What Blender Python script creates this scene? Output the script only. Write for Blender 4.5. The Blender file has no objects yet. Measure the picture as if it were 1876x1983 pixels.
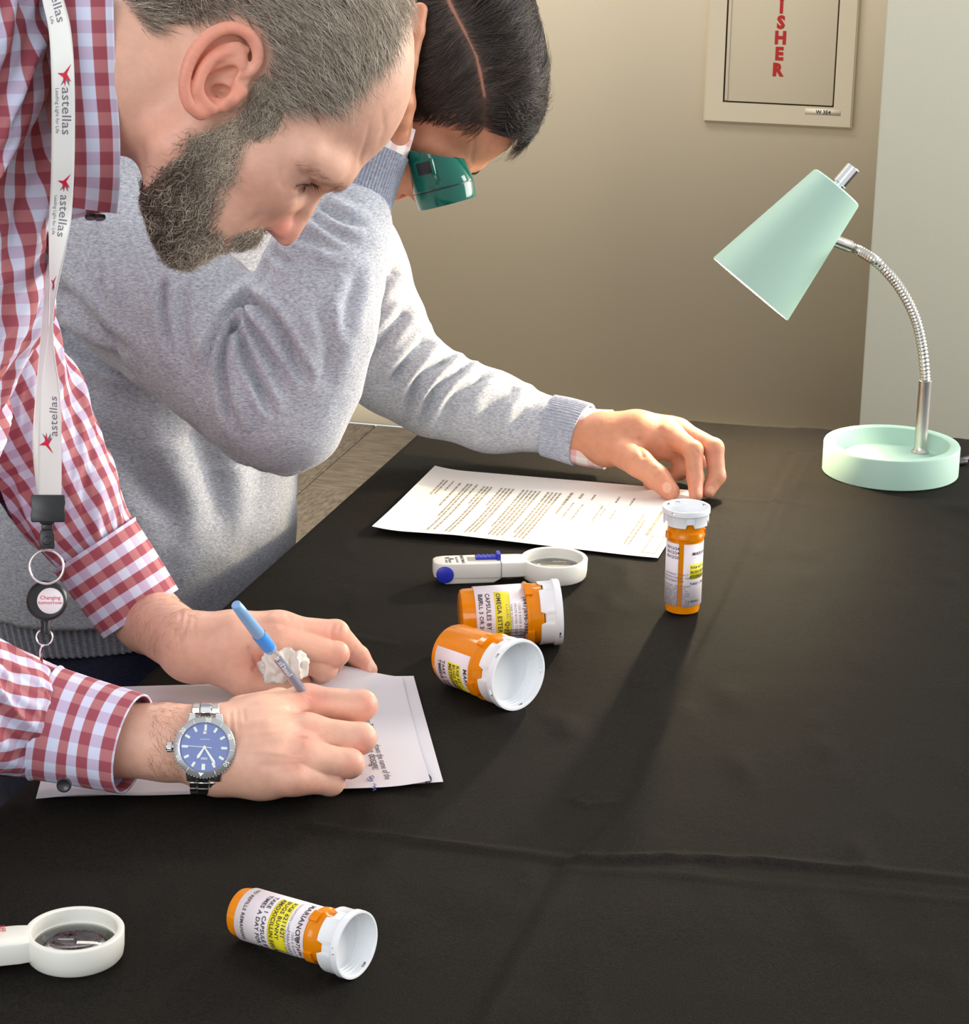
import bpy, bmesh, math, random
import numpy as np
from mathutils import Vector, Matrix

# ------------------------------------------------------------------ camera
CAM_F, CAM_PITCH, CAM_ROLL, CAM_H = 4495.27, math.radians(17.9048), math.radians(0.8312), 0.70476
W_PX, H_PX = 1876, 1983
scene = bpy.context.scene
col = scene.collection
_c, _s = math.cos(CAM_PITCH), math.sin(CAM_PITCH)
_cr, _sr = math.cos(CAM_ROLL), math.sin(CAM_ROLL)
_right, _fwd, _up = np.array([1, 0, 0.]), np.array([0, _c, -_s]), np.array([0, _s, _c])
CR = _right * _cr + _up * _sr          # camera right
CU = _up * _cr - _right * _sr          # camera up
CF = _fwd                              # camera forward
CO = np.array([0, 0, CAM_H])           # camera position (table top is z = 0)
cam_data = bpy.data.cameras.new('camera')
cam = bpy.data.objects.new('camera', cam_data); col.objects.link(cam)
cam_data.sensor_fit = 'HORIZONTAL'; cam_data.sensor_width = 36.0
cam_data.lens = CAM_F / W_PX * 36.0
cam_data.clip_start = 0.05; cam_data.clip_end = 60
cam.matrix_world = Matrix((( CR[0], CU[0], -CF[0], CO[0]), (CR[1], CU[1], -CF[1], CO[1]),
                           (CR[2], CU[2], -CF[2], CO[2]), (0, 0, 0, 1)))
scene.camera = cam

# ------------------------------------------------------------------ light and exposure
scene.view_settings.view_transform = 'Standard'
scene.view_settings.look = 'None'
scene.view_settings.exposure = 0.0
scene.view_settings.gamma = 1.0
scene.view_settings.use_curve_mapping = False
scene.cycles.use_denoising = True
scene.cycles.max_bounces = 10
scene.cycles.transparent_max_bounces = 24
scene.cycles.caustics_reflective = False
scene.cycles.sample_clamp_indirect = 4.0
world = bpy.data.worlds.new('world'); scene.world = world; world.use_nodes = True
world.node_tree.nodes['Background'].inputs[0].default_value = (0.93, 0.96, 1.0, 1)
world.node_tree.nodes['Background'].inputs[1].default_value = 0.85

LAMP_W = 17.0
def area(name, loc, target, sx, sy, power, color):
    d = bpy.data.lights.new(name, 'AREA'); d.shape = 'RECTANGLE'; d.size = sx; d.size_y = sy
    d.energy = power; d.color = color
    o = bpy.data.objects.new(name, d); col.objects.link(o)
    o.location = loc
    o.rotation_euler = (Vector(target) - Vector(loc)).to_track_quat('-Z', 'Y').to_euler()
    return o
# daylight from the room's windows: one wide bank to the right of the column, one behind the camera on the left
area('window_daylight_right', (3.3, 3.2, 1.0), (-0.8, 3.7, 0.2), 2.6, 1.8, 200, (1.0, 0.95, 0.88))
area('window_daylight_left', (-1.6, -2.2, 1.9), (-0.2, 1.8, 0.2), 2.6, 1.8, 82, (0.93, 0.97, 1.0))
area('ceiling_light', (-0.6, 3.6, 1.9), (-0.6, 4.3, -0.7), 1.6, 0.6, 46, (1.0, 0.94, 0.84))

# ------------------------------------------------------------------ pixel helpers: a ray of the photograph met with a depth or a height
def ray(px, py):
    return CR * ((px - W_PX / 2) / CAM_F) - CU * ((py - H_PX / 2) / CAM_F) + CF
def at(px, py, Y):
    d = ray(px, py); return CO + d * (Y / d[1])
def atz(px, py, z=0.0):
    d = ray(px, py); return CO + d * ((z - CAM_H) / d[2])
def proj(P):
    q = np.atleast_2d(P) - CO
    z = q @ CF
    return np.stack([W_PX / 2 + CAM_F * (q @ CR) / z, H_PX / 2 - CAM_F * (q @ CU) / z], 1)
def unit(v):
    v = np.asarray(v, float); return v / np.linalg.norm(v)
def A3(*v): return np.array(v, float)

# ------------------------------------------------------------------ scene helpers
def tag(o, label=None, cat=None, group=None, kind=None):
    if label: o['label'] = label
    if cat: o['category'] = cat
    if group: o['group'] = group
    if kind: o['kind'] = kind
    return o
def thing(name, label, cat, loc=(0, 0, 0), group=None):
    o = bpy.data.objects.new(name, None); col.objects.link(o); o.empty_display_size = 0.02
    o.location = loc
    return tag(o, label, cat, group)
def link_mesh(name, me, mat=None, parent=None, smooth=True):
    o = bpy.data.objects.new(name, me); col.objects.link(o)
    if mat is not None:
        for m in (mat if isinstance(mat, (list, tuple)) else [mat]): me.materials.append(m)
    if parent is not None:
        o.parent = parent
        o.matrix_parent_inverse = world_of(parent).inverted()
    if smooth and len(me.polygons):
        me.polygons.foreach_set('use_smooth', np.ones(len(me.polygons), bool))
    return o
def world_of(o):
    m = o.matrix_basis.copy()
    return m if o.parent is None else world_of(o.parent) @ o.matrix_parent_inverse @ m
def mesh_np(name, V, F, mat=None, parent=None, smooth=True, attrs=None):
    """V (n,3); F (m,k) array or list of faces, all in world coordinates"""
    me = bpy.data.meshes.new(name)
    V = np.asarray(V, np.float32)
    if isinstance(F, np.ndarray):
        m, k = F.shape
        me.vertices.add(len(V)); me.vertices.foreach_set('co', V.ravel())
        me.loops.add(m * k); me.loops.foreach_set('vertex_index', F.astype(np.int32).ravel())
        me.polygons.add(m); me.polygons.foreach_set('loop_start', np.arange(0, m * k, k, dtype=np.int32))
        me.update(calc_edges=True)
    else:
        me.from_pydata(V.tolist(), [], F)
        me.update()
    for nm, a in (attrs or {}).items():
        a = np.asarray(a, np.float32)
        if a.ndim == 1:
            t = me.attributes.new(nm, 'FLOAT', 'POINT'); t.data.foreach_set('value', a)
        else:
            t = me.attributes.new(nm, 'FLOAT_VECTOR', 'POINT'); t.data.foreach_set('vector', a.ravel())
    return link_mesh(name, me, mat, parent, smooth)

class MB:
    """collects simple shapes as one mesh"""
    def __init__(s): s.v = []; s.f = []
    def add(s, V, F):
        n = len(s.v); s.v += [tuple(map(float, p)) for p in V]; s.f += [tuple(i + n for i in f) for f in F]; return s
    def box(s, lo, hi, M=None):
        x0, y0, z0 = lo; x1, y1, z1 = hi
        V = [(x0,y0,z0),(x1,y0,z0),(x1,y1,z0),(x0,y1,z0),(x0,y0,z1),(x1,y0,z1),(x1,y1,z1),(x0,y1,z1)]
        if M is not None: V = [tuple(M @ Vector(p)) for p in V]
        return s.add(V, [(0,3,2,1),(4,5,6,7),(0,1,5,4),(1,2,6,5),(2,3,7,6),(3,0,4,7)])
    def lathe(s, prof, n=48, M=None, close=False):
        """prof: list of (r, z); revolved about local Z"""
        V = []; F = []
        for r, z in prof:
            for i in range(n):
                a = 2 * math.pi * i / n; V.append((r * math.cos(a), r * math.sin(a), z))
        k = len(prof)
        for j in range(k - 1 + (1 if close else 0)):
            for i in range(n):
                a = j * n + i; b = j * n + (i + 1) % n
                c = ((j + 1) % k) * n + (i + 1) % n; d = ((j + 1) % k) * n + i
                F.append((a, b, c, d))
        if M is not None: V = [tuple(M @ Vector(p)) for p in V]
        return s.add(V, F)
    def tube(s, pts, rad, n=12, cap=True):
        P = np.asarray(pts, float); m = len(P)
        R = np.full(m, rad) if np.isscalar(rad) else np.asarray(rad, float)
        T = np.gradient(P, axis=0); T /= np.linalg.norm(T, axis=1)[:, None] + 1e-12
        X = np.cross(T[0], (0, 0, 1.)); 
        if np.linalg.norm(X) < 1e-3: X = np.cross(T[0], (1., 0, 0))
        X = unit(X); V = []; F = []
        for i in range(m):
            X = unit(X - T[i] * (X @ T[i])); Yv = np.cross(T[i], X)
            for j in range(n):
                a = 2 * math.pi * j / n; V.append(P[i] + R[i] * (math.cos(a) * X + math.sin(a) * Yv))
        for i in range(m - 1):
            for j in range(n):
                F.append((i*n+j, i*n+(j+1)%n, (i+1)*n+(j+1)%n, (i+1)*n+j))
        if cap:
            F.append(tuple(range(n - 1, -1, -1))); F.append(tuple(range((m-1)*n, m*n)))
        return s.add(V, F)
    def prism(s, poly, z0, z1, M=None):
        n = len(poly)
        V = [(x, y, z0) for x, y in poly] + [(x, y, z1) for x, y in poly]
        F = [tuple(range(n - 1, -1, -1)), tuple(range(n, 2 * n))] + [(i, (i+1) % n, n + (i+1) % n, n + i) for i in range(n)]
        if M is not None: V = [tuple(M @ Vector(p)) for p in V]
        return s.add(V, F)
    def build(s, name, mat=None, parent=None, smooth=True, bevel=0, seg=2, auto=True):
        me = bpy.data.meshes.new(name); me.from_pydata(s.v, [], s.f)
        bm = bmesh.new(); bm.from_mesh(me)
        bmesh.ops.remove_doubles(bm, verts=bm.verts, dist=1e-6)
        bmesh.ops.recalc_face_normals(bm, faces=bm.faces)
        if bevel:
            ed = [e for e in bm.edges if len(e.link_faces) == 2 and e.calc_face_angle(0) > 0.6]
            bmesh.ops.bevel(bm, geom=ed, offset=bevel, segments=seg, affect='EDGES', profile=0.5, clamp_overlap=True)
        if auto:
            for e in bm.edges:
                if len(e.link_faces) == 2 and e.calc_face_angle(0) > 0.7: e.smooth = False
        bm.to_mesh(me); bm.free()
        return link_mesh(name, me, mat, parent, smooth)

def frame(o, x, y, z):
    """4x4 matrix from origin and three axes"""
    return Matrix(((x[0], y[0], z[0], o[0]), (x[1], y[1], z[1], o[1]), (x[2], y[2], z[2], o[2]), (0, 0, 0, 1)))
def frame_z(o, z, xhint=(1, 0, 0)):
    z = unit(z); x = np.asarray(xhint, float); x = unit(x - z * (x @ z)); y = np.cross(z, x)
    return frame(o, x, y, z)

# ------------------------------------------------------------------ text as real (flat, thin) lettering
def text_verts(txt, size, align='LEFT', spacing=1.0, shear=0.0, bold=0.0):
    cu = bpy.data.curves.new('t', 'FONT'); cu.body = txt; cu.size = size; cu.align_x = align
    cu.space_character = spacing; cu.shear = shear; cu.offset = bold; cu.resolution_u = 2; cu.fill_mode = 'FRONT'
    o = bpy.data.objects.new('t', cu); col.objects.link(o)
    dg = bpy.context.evaluated_depsgraph_get()
    me = bpy.data.meshes.new_from_object(o.evaluated_get(dg))
    V = np.empty(len(me.vertices) * 3); me.vertices.foreach_get('co', V); V = V.reshape(-1, 3)
    F = [tuple(p.vertices) for p in me.polygons]
    bpy.data.objects.remove(o); bpy.data.curves.remove(cu); bpy.data.meshes.remove(me)
    return V, F

# ------------------------------------------------------------------ materials
def mat(name, color=(.8, .8, .8), rough=.5, metal=0.0, **kw):
    m = bpy.data.materials.new(name); m.use_nodes = True
    b = m.node_tree.nodes['Principled BSDF']
    b.inputs['Base Color'].default_value = (*color, 1); b.inputs['Roughness'].default_value = rough
    b.inputs['Metallic'].default_value = metal
    for k, v in kw.items():
        k = k.replace('_', ' ')
        b.inputs[k].default_value = v
    return m
def bsdf(m): return m.node_tree.nodes['Principled BSDF']
def node(m, t, **kw):
    n = m.node_tree.nodes.new(t)
    for k, v in kw.items(): setattr(n, k, v)
    return n
def lk(m, a, b): m.node_tree.links.new(a, b)
def noise_mix(m, c1, c2, scale, detail=4, lo=.35, hi=.65, coord='Object', stretch=None, rough=.6):
    tc = node(m, 'ShaderNodeTexCoord'); src = tc.outputs[coord]
    if stretch:
        mp = node(m, 'ShaderNodeMapping'); mp.inputs['Scale'].default_value = stretch
        lk(m, src, mp.inputs[0]); src = mp.outputs[0]
    n = node(m, 'ShaderNodeTexNoise'); n.inputs['Scale'].default_value = scale; n.inputs['Detail'].default_value = detail
    n.inputs['Roughness'].default_value = rough
    lk(m, src, n.inputs['Vector'])
    r = node(m, 'ShaderNodeValToRGB'); r.color_ramp.elements[0].position = lo; r.color_ramp.elements[1].position = hi
    r.color_ramp.elements[0].color = (*c1, 1); r.color_ramp.elements[1].color = (*c2, 1)
    lk(m, n.outputs['Fac'], r.inputs[0]); lk(m, r.outputs[0], bsdf(m).inputs['Base Color'])
    return n, r
def bump(m, scale, dist, strength=1.0, detail=3, coord='Object', stretch=None, prev=None, kind='noise'):
    tc = node(m, 'ShaderNodeTexCoord'); src = tc.outputs[coord]
    if stretch:
        mp = node(m, 'ShaderNodeMapping'); mp.inputs['Scale'].default_value = stretch
        lk(m, src, mp.inputs[0]); src = mp.outputs[0]
    if kind == 'noise':
        n = node(m, 'ShaderNodeTexNoise'); n.inputs['Scale'].default_value = scale; n.inputs['Detail'].default_value = detail
        out = n.outputs['Fac']
    else:
        n = node(m, 'ShaderNodeTexVoronoi'); n.inputs['Scale'].default_value = scale; out = n.outputs['Distance']
    lk(m, src, n.inputs['Vector'])
    bp = node(m, 'ShaderNodeBump'); bp.inputs['Strength'].default_value = strength; bp.inputs['Distance'].default_value = dist
    lk(m, out, bp.inputs['Height'])
    if prev is not None: lk(m, prev.outputs[0], bp.inputs['Normal'])
    lk(m, bp.outputs[0], bsdf(m).inputs['Normal'])
    return bp
def srgb(r, g, b):
    f = lambda c: (c / 12.92) if c <= 0.04045 else ((c + 0.055) / 1.055) ** 2.4
    return (f(r / 255), f(g / 255), f(b / 255))

# ------------------------------------------------------------------ numpy noise
def _hash(i, j, k, seed):
    n = (i.astype(np.int64) * 374761393 + j.astype(np.int64) * 668265263 + k.astype(np.int64) * 2147483647 + seed * 974711) & 0xffffffff
    n = ((n ^ (n >> 13)) * 1274126177) & 0xffffffff
    n = ((n ^ (n >> 16)) * 2246822519) & 0xffffffff
    return ((n ^ (n >> 15)) & 0xffff) / 32767.5 - 1.0
def noise3(P, scale=1.0, seed=0):
    q = np.asarray(P, float) * scale
    i = np.floor(q).astype(np.int64); f = q - i; u = f * f * f * (f * (f * 6 - 15) + 10)
    out = np.zeros(len(q))
    for dx in (0, 1):
        for dy in (0, 1):
            for dz in (0, 1):
                w = (u[:, 0] if dx else 1 - u[:, 0]) * (u[:, 1] if dy else 1 - u[:, 1]) * (u[:, 2] if dz else 1 - u[:, 2])
                out += w * _hash(i[:, 0] + dx, i[:, 1] + dy, i[:, 2] + dz, seed)
    return out
def fbm(P, scale, octv=3, seed=0):
    return sum(noise3(P, scale * 2 ** o, seed + o * 7) * 0.5 ** o for o in range(octv))

# ------------------------------------------------------------------ signed distance modelling
def seg(a, b, ra, rb=None):
    a = np.asarray(a, np.float32); b = np.asarray(b, np.float32); rb = ra if rb is None else rb
    ba = b - a; bb = float(ba @ ba) + 1e-12
    def f(P):
        pa = P - a; h = np.clip(pa @ ba / bb, 0, 1)
        d = pa - h[:, None] * ba
        return np.sqrt(np.einsum('ij,ij->i', d, d)) - (ra + (rb - ra) * h)
    return f
def smin(a, b, k):
    if k <= 0: return np.minimum(a, b)
    h = np.maximum(k - np.abs(a - b), 0) / k
    return np.minimum(a, b) - h * h * k * 0.25
def smax(a, b, k): return -smin(-a, -b, k)
def chain(pts, rad, k=0.0):
    segs = [seg(pts[i], pts[i + 1], rad[i], rad[i + 1]) for i in range(len(pts) - 1)]
    def f(P):
        d = segs[0](P)
        for s in segs[1:]: d = smin(d, s(P), k)
        return d
    return f
def ell(c, r, R=None):
    c = np.asarray(c, np.float32); r = np.asarray(r, np.float32)
    R = None if R is None else np.asarray(R, np.float32)      # rows = axes
    def f(P):
        q = P - c
        if R is not None: q = q @ R.T
        k0 = np.sqrt(((q / r) ** 2).sum(1)); k1 = np.sqrt(((q / (r * r)) ** 2).sum(1)) + 1e-9
        return k0 * (k0 - 1) / k1
    return f
def union(fs, k):
    def f(P):
        d = fs[0](P)
        for i, s in enumerate(fs[1:]): d = smin(d, s(P), k[i] if isinstance(k, (list, tuple)) else k)
        return d
    return f
def ev(f, P, step=300000):
    return np.concatenate([f(P[i:i + step]) for i in range(0, len(P), step)]) if len(P) else np.zeros(0, np.float32)
def mesh_sdf(f, lo, hi, h, newton=2, safety=2.2):
    lo = np.asarray(lo, np.float32); hi = np.asarray(hi, np.float32)
    nb = np.maximum(np.ceil((hi - lo) / (4 * h)).astype(int), 2); n = nb * 4 + 1
    gx = [lo[i] + np.arange(nb[i]) * 4 * h + 2 * h for i in range(3)]
    Cc = np.stack(np.meshgrid(*gx, indexing='ij'), -1).reshape(-1, 3).astype(np.float32)
    fc = ev(f, Cc).reshape(nb)
    act = np.abs(fc) < 4 * h * 0.87 * safety
    F = np.full(n, 1.0, np.float32)
    up = np.repeat(np.repeat(np.repeat(np.where(fc < 0, -1.0, 1.0).astype(np.float32), 4, 0), 4, 1), 4, 2)
    F[:-1, :-1, :-1] = up; 
    mask = np.zeros(n, bool)
    au = np.repeat(np.repeat(np.repeat(act, 4, 0), 4, 1), 4, 2)
    for dx in (0, 1):
        for dy in (0, 1):
            for dz in (0, 1):
                mask[dx:n[0]-1+dx, dy:n[1]-1+dy, dz:n[2]-1+dz] |= au
    idx = np.argwhere(mask)
    P = (lo + idx * h).astype(np.float32)
    F[mask] = ev(f, P)
    F[0] = F[-1] = 1; F[:, 0] = F[:, -1] = 1; F[:, :, 0] = F[:, :, -1] = 1     # closed at the box
    s = F < 0
    c = s[:-1, :-1, :-1].astype(np.int8)
    tot = np.zeros(c.shape, np.int8)
    for dx in (0, 1):
        for dy in (0, 1):
            for dz in (0, 1): tot += s[dx:n[0]-1+dx, dy:n[1]-1+dy, dz:n[2]-1+dz]
    cell = np.argwhere((tot > 0) & (tot < 8))
    vid = np.full(tot.shape, -1, np.int32); vid[tuple(cell.T)] = np.arange(len(cell))
    acc = np.zeros((len(cell), 3)); cnt = np.zeros(len(cell))
    corners = [(x, y, z) for x in (0, 1) for y in (0, 1) for z in (0, 1)]
    for a in corners:
        for ax in range(3):
            if a[ax] == 0:
                b = list(a); b[ax] = 1
                fa = F[tuple((cell + a).T)]; fb = F[tuple((cell + b).T)]
                m = (fa < 0) != (fb < 0)
                t = np.where(m, fa / np.where(m, fa - fb, 1), 0)
                p = np.array(a, float)[None] + t[:, None] * (np.array(b, float) - np.array(a, float))[None]
                acc[m] += p[m]; cnt[m] += 1
    V = lo + (cell + acc / cnt[:, None]) * h
    quads = []
    for ax in range(3):
        o1, o2 = (ax + 1) % 3, (ax + 2) % 3
        sl = [slice(None)] * 3; sl2 = [slice(None)] * 3
        sl[ax] = slice(0, n[ax] - 1); sl2[ax] = slice(1, n[ax])
        for o in (o1, o2): sl[o] = slice(1, n[o] - 1); sl2[o] = slice(1, n[o] - 1)
        A = s[tuple(sl)]; B = s[tuple(sl2)]
        e = np.argwhere(A != B)
        if not len(e): continue
        base = e.copy(); base[:, o1] += 1; base[:, o2] += 1
        d1 = np.zeros(3, int); d1[o1] = 1; d2 = np.zeros(3, int); d2[o2] = 1
        q = np.stack([vid[tuple((base - d1 - d2).T)], vid[tuple((base - d2).T)], vid[tuple(base.T)], vid[tuple((base - d1).T)]], 1)
        inside = A[tuple(e.T)]
        q[~inside] = q[~inside][:, ::-1]
        quads.append(q)
    Q = np.concatenate(quads); Q = Q[(Q >= 0).all(1)]
    V = V.astype(np.float32)
    for _ in range(newton):
        d = ev(f, V); g = sdf_grad(f, V, h * .5)
        gl = np.linalg.norm(g, axis=1) + 1e-6
        stp = np.clip(d / gl, -h, h)
        V = (V - (stp / gl)[:, None] * g).astype(np.float32)
    return V, Q
def sdf_grad(f, V, e):
    g = np.empty_like(V)
    for i in range(3):
        o = np.zeros(3, np.float32); o[i] = e
        g[:, i] = (ev(f, V + o) - ev(f, V - o)) / (2 * e)
    return g
def vnormals(V, F):
    N = np.zeros((len(V), 3))
    a, b, c = V[F[:, 0]], V[F[:, 1]], V[F[:, 2]]
    fn = np.cross(b - a, c - a)
    if F.shape[1] == 4: fn = fn + np.cross(c - a, V[F[:, 3]] - a)
    for k in range(F.shape[1]): np.add.at(N, F[:, k], fn)
    return N / (np.linalg.norm(N, axis=1)[:, None] + 1e-12)
def poly_dist(P, L):
    """distance from points to a polyline (any dimension) and position along it"""
    L = np.asarray(L, float); best = np.full(len(P), 1e9); pos = np.zeros(len(P))
    for i in range(len(L) - 1):
        a, b = L[i], L[i + 1]; ba = b - a
        h = np.clip((P - a) @ ba / (ba @ ba + 1e-12), 0, 1)
        d = np.linalg.norm(P - a - h[:, None] * ba, axis=1)
        m = d < best; best[m] = d[m]; pos[m] = (i + h[m]) / (len(L) - 1)
    return best, pos
def in_poly(P, L):
    L = np.asarray(L, float); c = np.zeros(len(P), bool); j = len(L) - 1
    for i in range(len(L)):
        a, b = L[i], L[j]
        t = ((a[1] > P[:, 1]) != (b[1] > P[:, 1]))
        x = (b[0] - a[0]) * (P[:, 1] - a[1]) / (b[1] - a[1] + 1e-12) + a[0]
        c ^= t & (P[:, 0] < x); j = i
    return c
def poly_sdf(P, L):
    d, _ = poly_dist(P, list(L) + [L[0]])
    return np.where(in_poly(P, L), -d, d)
def spline(K, n):
    """Catmull-Rom through the rows of K, n samples"""
    K = np.asarray(K, float); m = len(K)
    t = np.linspace(0, m - 1, n); i = np.clip(t.astype(int), 0, m - 2); u = (t - i)[:, None]
    p0, p1, p2, p3 = K[np.clip(i-1, 0, m-1)], K[i], K[i+1], K[np.clip(i+2, 0, m-1)]
    return 0.5 * ((2*p1) + (-p0+p2)*u + (2*p0-5*p1+4*p2-p3)*u*u + (-p0+3*p1-3*p2+p3)*u**3)
def loft(C, RA, RB, up, nr, ns, disp=None, a0=0.0, a1=2 * math.pi, axis=None):
    """tube through centres C with half axes RA (sideways) and RB (along up); returns V, F, uv in metres"""
    K = np.concatenate([np.asarray(C, float), np.asarray(RA, float)[:, None], np.asarray(RB, float)[:, None],
                        np.broadcast_to(np.asarray(up, float), (len(C), 3))], 1)
    S = spline(K, nr); P = S[:, :3]; ra, rb = S[:, 3], S[:, 4]
    T = np.gradient(P, axis=0); T /= np.linalg.norm(T, axis=1)[:, None]
    if axis is not None: T = np.tile(unit(axis), (len(P), 1))
    U = S[:, 5:8] - T * (S[:, 5:8] * T).sum(1)[:, None]; U /= np.linalg.norm(U, axis=1)[:, None]
    X = np.cross(T, U)
    L = np.concatenate([[0], np.cumsum(np.linalg.norm(np.diff(P, axis=0), axis=1))])
    ang = np.linspace(a0, a1, ns)
    ca, sa = np.cos(ang), np.sin(ang)
    V = P[:, None] + (ra[:, None] * ca)[..., None] * X[:, None] + (rb[:, None] * sa)[..., None] * U[:, None]
    N = (ca[None] / ra[:, None])[..., None] * X[:, None] + (sa[None] / rb[:, None])[..., None] * U[:, None]
    N /= np.linalg.norm(N, axis=-1)[..., None]
    mr = float((ra.mean() + rb.mean()) / 2)
    u = np.broadcast_to(ang * mr, (nr, ns)); v = np.broadcast_to(L[:, None], (nr, ns))
    if disp is not None: V = V + N * disp(v, u, V, np.broadcast_to(ang, (nr, ns)))[..., None]
    i = np.arange(nr - 1)[:, None] * ns + np.arange(ns - 1)[None]
    F = np.stack([i, i + 1, i + ns + 1, i + ns], -1).reshape(-1, 4)
    uv = np.stack([u, v, np.zeros_like(u)], -1).reshape(-1, 3)
    return V.reshape(-1, 3), F, uv
# ================================================================== the setting
M_WALL = mat('wall_paint', srgb(228, 214, 188), .85); bump(M_WALL, 220, .0006, .25)
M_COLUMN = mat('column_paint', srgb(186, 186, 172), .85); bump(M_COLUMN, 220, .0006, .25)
M_TRIM = mat('baseboard_vinyl', srgb(205, 192, 165), .6)
FLOOR_Z = -0.74
wp0 = atz(635, 812, FLOOR_Z)                       # foot of the back wall seen between the arms
w_dir = unit(atz(745, 823, FLOOR_Z) - wp0) ; w_dir[2] = 0
w_dir = unit(A3(1, math.tan(math.radians(-14.4)), 0))  # parallel to the far table edge
w_nrm = A3(w_dir[1], -w_dir[0], 0)                   # towards the camera
def wall_pt(px, py, off=0.0):
    """photo ray met with the back wall (off metres in front of it)"""
    d = ray(px, py); t = ((wp0 + w_nrm * off - CO) @ w_nrm) / (d @ w_nrm); return CO + d * t
def wbox(mb, s0, s1, o0, o1, z0, z1):
    """box in wall coordinates: along the wall, out from it, height"""
    M = frame(wp0 * A3(1, 1, 0), w_dir, w_nrm, A3(0, 0, 1))
    return mb.box((s0, o0, z0), (s1, o1, z1), M)
def wall_s(P): return float((P - wp0) @ w_dir)
wbox(MB(), -2.6, 3.6, -.1, 0, FLOOR_Z, 2.0).build('wall_back', M_WALL).__setitem__('kind', 'structure')
# side wall hidden behind the men and the window wall far to the right keep the room closed behind the view
wbox(MB(), -2.7, -2.6, -.1, 7.2, FLOOR_Z, 2.0).build('wall_left', M_WALL).__setitem__('kind', 'structure')
# projecting column at the right
COL_OFF = 0.36
sc0 = wall_s(wall_pt(1690, 420, COL_OFF))
cb = wbox(MB(), sc0, sc0 + 1.2, 0, COL_OFF, FLOOR_Z, 2.0).build('wall_right', M_COLUMN, bevel=.004)
tag(cb, kind='structure')
bb = wbox(MB(), -2.6, sc0, 0, .009, FLOOR_Z, FLOOR_Z + .06).build('baseboard_back', M_TRIM, bevel=.003)
tag(bb, kind='structure')
# floor: carpet tiles, two ways round
M_SUB = mat('subfloor', srgb(70, 62, 52), .95)
fl = wbox(MB(), -2.6, 3.6, 0, 7.2, FLOOR_Z - .05, FLOOR_Z - .008).build('floor', M_SUB); tag(fl, kind='structure')
def carpet(name, stretch):
    m = mat(name, (.3, .26, .2), .95)
    noise_mix(m, srgb(88, 78, 66), srgb(140, 126, 106), 1.0, 5, .3, .72, 'Object', stretch)
    bump(m, 300, .004, .8)
    return m
M_CARPET = [carpet('carpet_lengthwise', (14, 90, 60)), carpet('carpet_crosswise', (110, 34, 60))]
mt = [None, None]
for i in range(-3, 2):
    for j in range(0, 7):
        k = (i + j) % 2
        if mt[k] is None:
            m_ = MB(); m_.box((.0008, .0008, -.008), (.4992, .4992, 0))
            o = m_.build('carpet_tile', M_CARPET[k], fl, smooth=False, bevel=.002, seg=1); mt[k] = o.data
        else:
            o = bpy.data.objects.new('carpet_tile', mt[k]); col.objects.link(o); o.parent = fl
        P = wp0 * A3(1, 1, 0) + w_dir * (i * .5 + .12) + w_nrm * (.013 + j * .5) + A3(0, 0, FLOOR_Z)
        o.matrix_parent_inverse = Matrix(); o.matrix_basis = frame(P, w_dir, w_nrm, A3(0, 0, 1)) if True else None

# fire extinguisher cabinet set in the back wall
M_CAB = mat('cabinet_paint', srgb(200, 188, 164), .5)
M_GAP = mat('cabinet_gap', srgb(70, 66, 52), .8)
M_RED = mat('red_vinyl', srgb(170, 20, 12), .6)
def wz(px, py, off): 
    p = wall_pt(px, py, off); return wall_s(p), float(p[2])
fs0, fz0 = wz(1361, 236, .02); fs1, _ = wz(1649, 245, .02)
ds0, dz0 = wz(1399, 198, .02); ds1, _ = wz(1614, 207, .02)
top = fz0 + 0.62
cab = thing('fire_extinguisher_cabinet', 'beige wall cabinet with red vertical lettering on its door', 'cabinet',
            tuple(wp0 + w_dir * fs0 + A3(0, 0, fz0 - FLOOR_Z)))
f_ = MB()
Mwc = frame(wp0 * A3(1, 1, 0), w_dir, w_nrm, A3(0, 0, 1))
def rect(s0, s1, z0, z1, o): return [(s0, o, z0), (s1, o, z0), (s1, o, z1), (s0, o, z1)]
rg_ = [rect(fs0, fs1, fz0, top, 0), rect(fs0, fs1, fz0, top, .016), rect(fs0 + .004, fs1 - .004, fz0 + .004, top - .004, .02), rect(ds0, ds1, dz0, top - .05, .02), rect(ds0, ds1, dz0, top - .05, 0)]
f_.add([tuple(Mwc @ Vector(p)) for r in rg_ for p in r], [(k*4+i, k*4+(i+1) % 4, (k+1)*4+(i+1) % 4, (k+1)*4+i) for k in range(4) for i in range(4)])
f_.build('frame', M_CAB, cab)
wbox(MB(), ds0, ds1, 0.0005, .006, dz0, top - .05).build('recess', M_GAP, cab)
wbox(MB(), ds0 + .003, ds1 - .0028, .006, .019, dz0 + .003, top - .056).build('door', M_CAB, cab, bevel=.002)
wbox(MB(), ds0 + .005, ds0 + .0105, .019, .0215, dz0 + .005, top - .056).build('hinge', M_CAB, cab, bevel=.001)
Mw = frame(A3(0, 0, 0), w_dir, A3(0, 0, 1), w_nrm)
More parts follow.
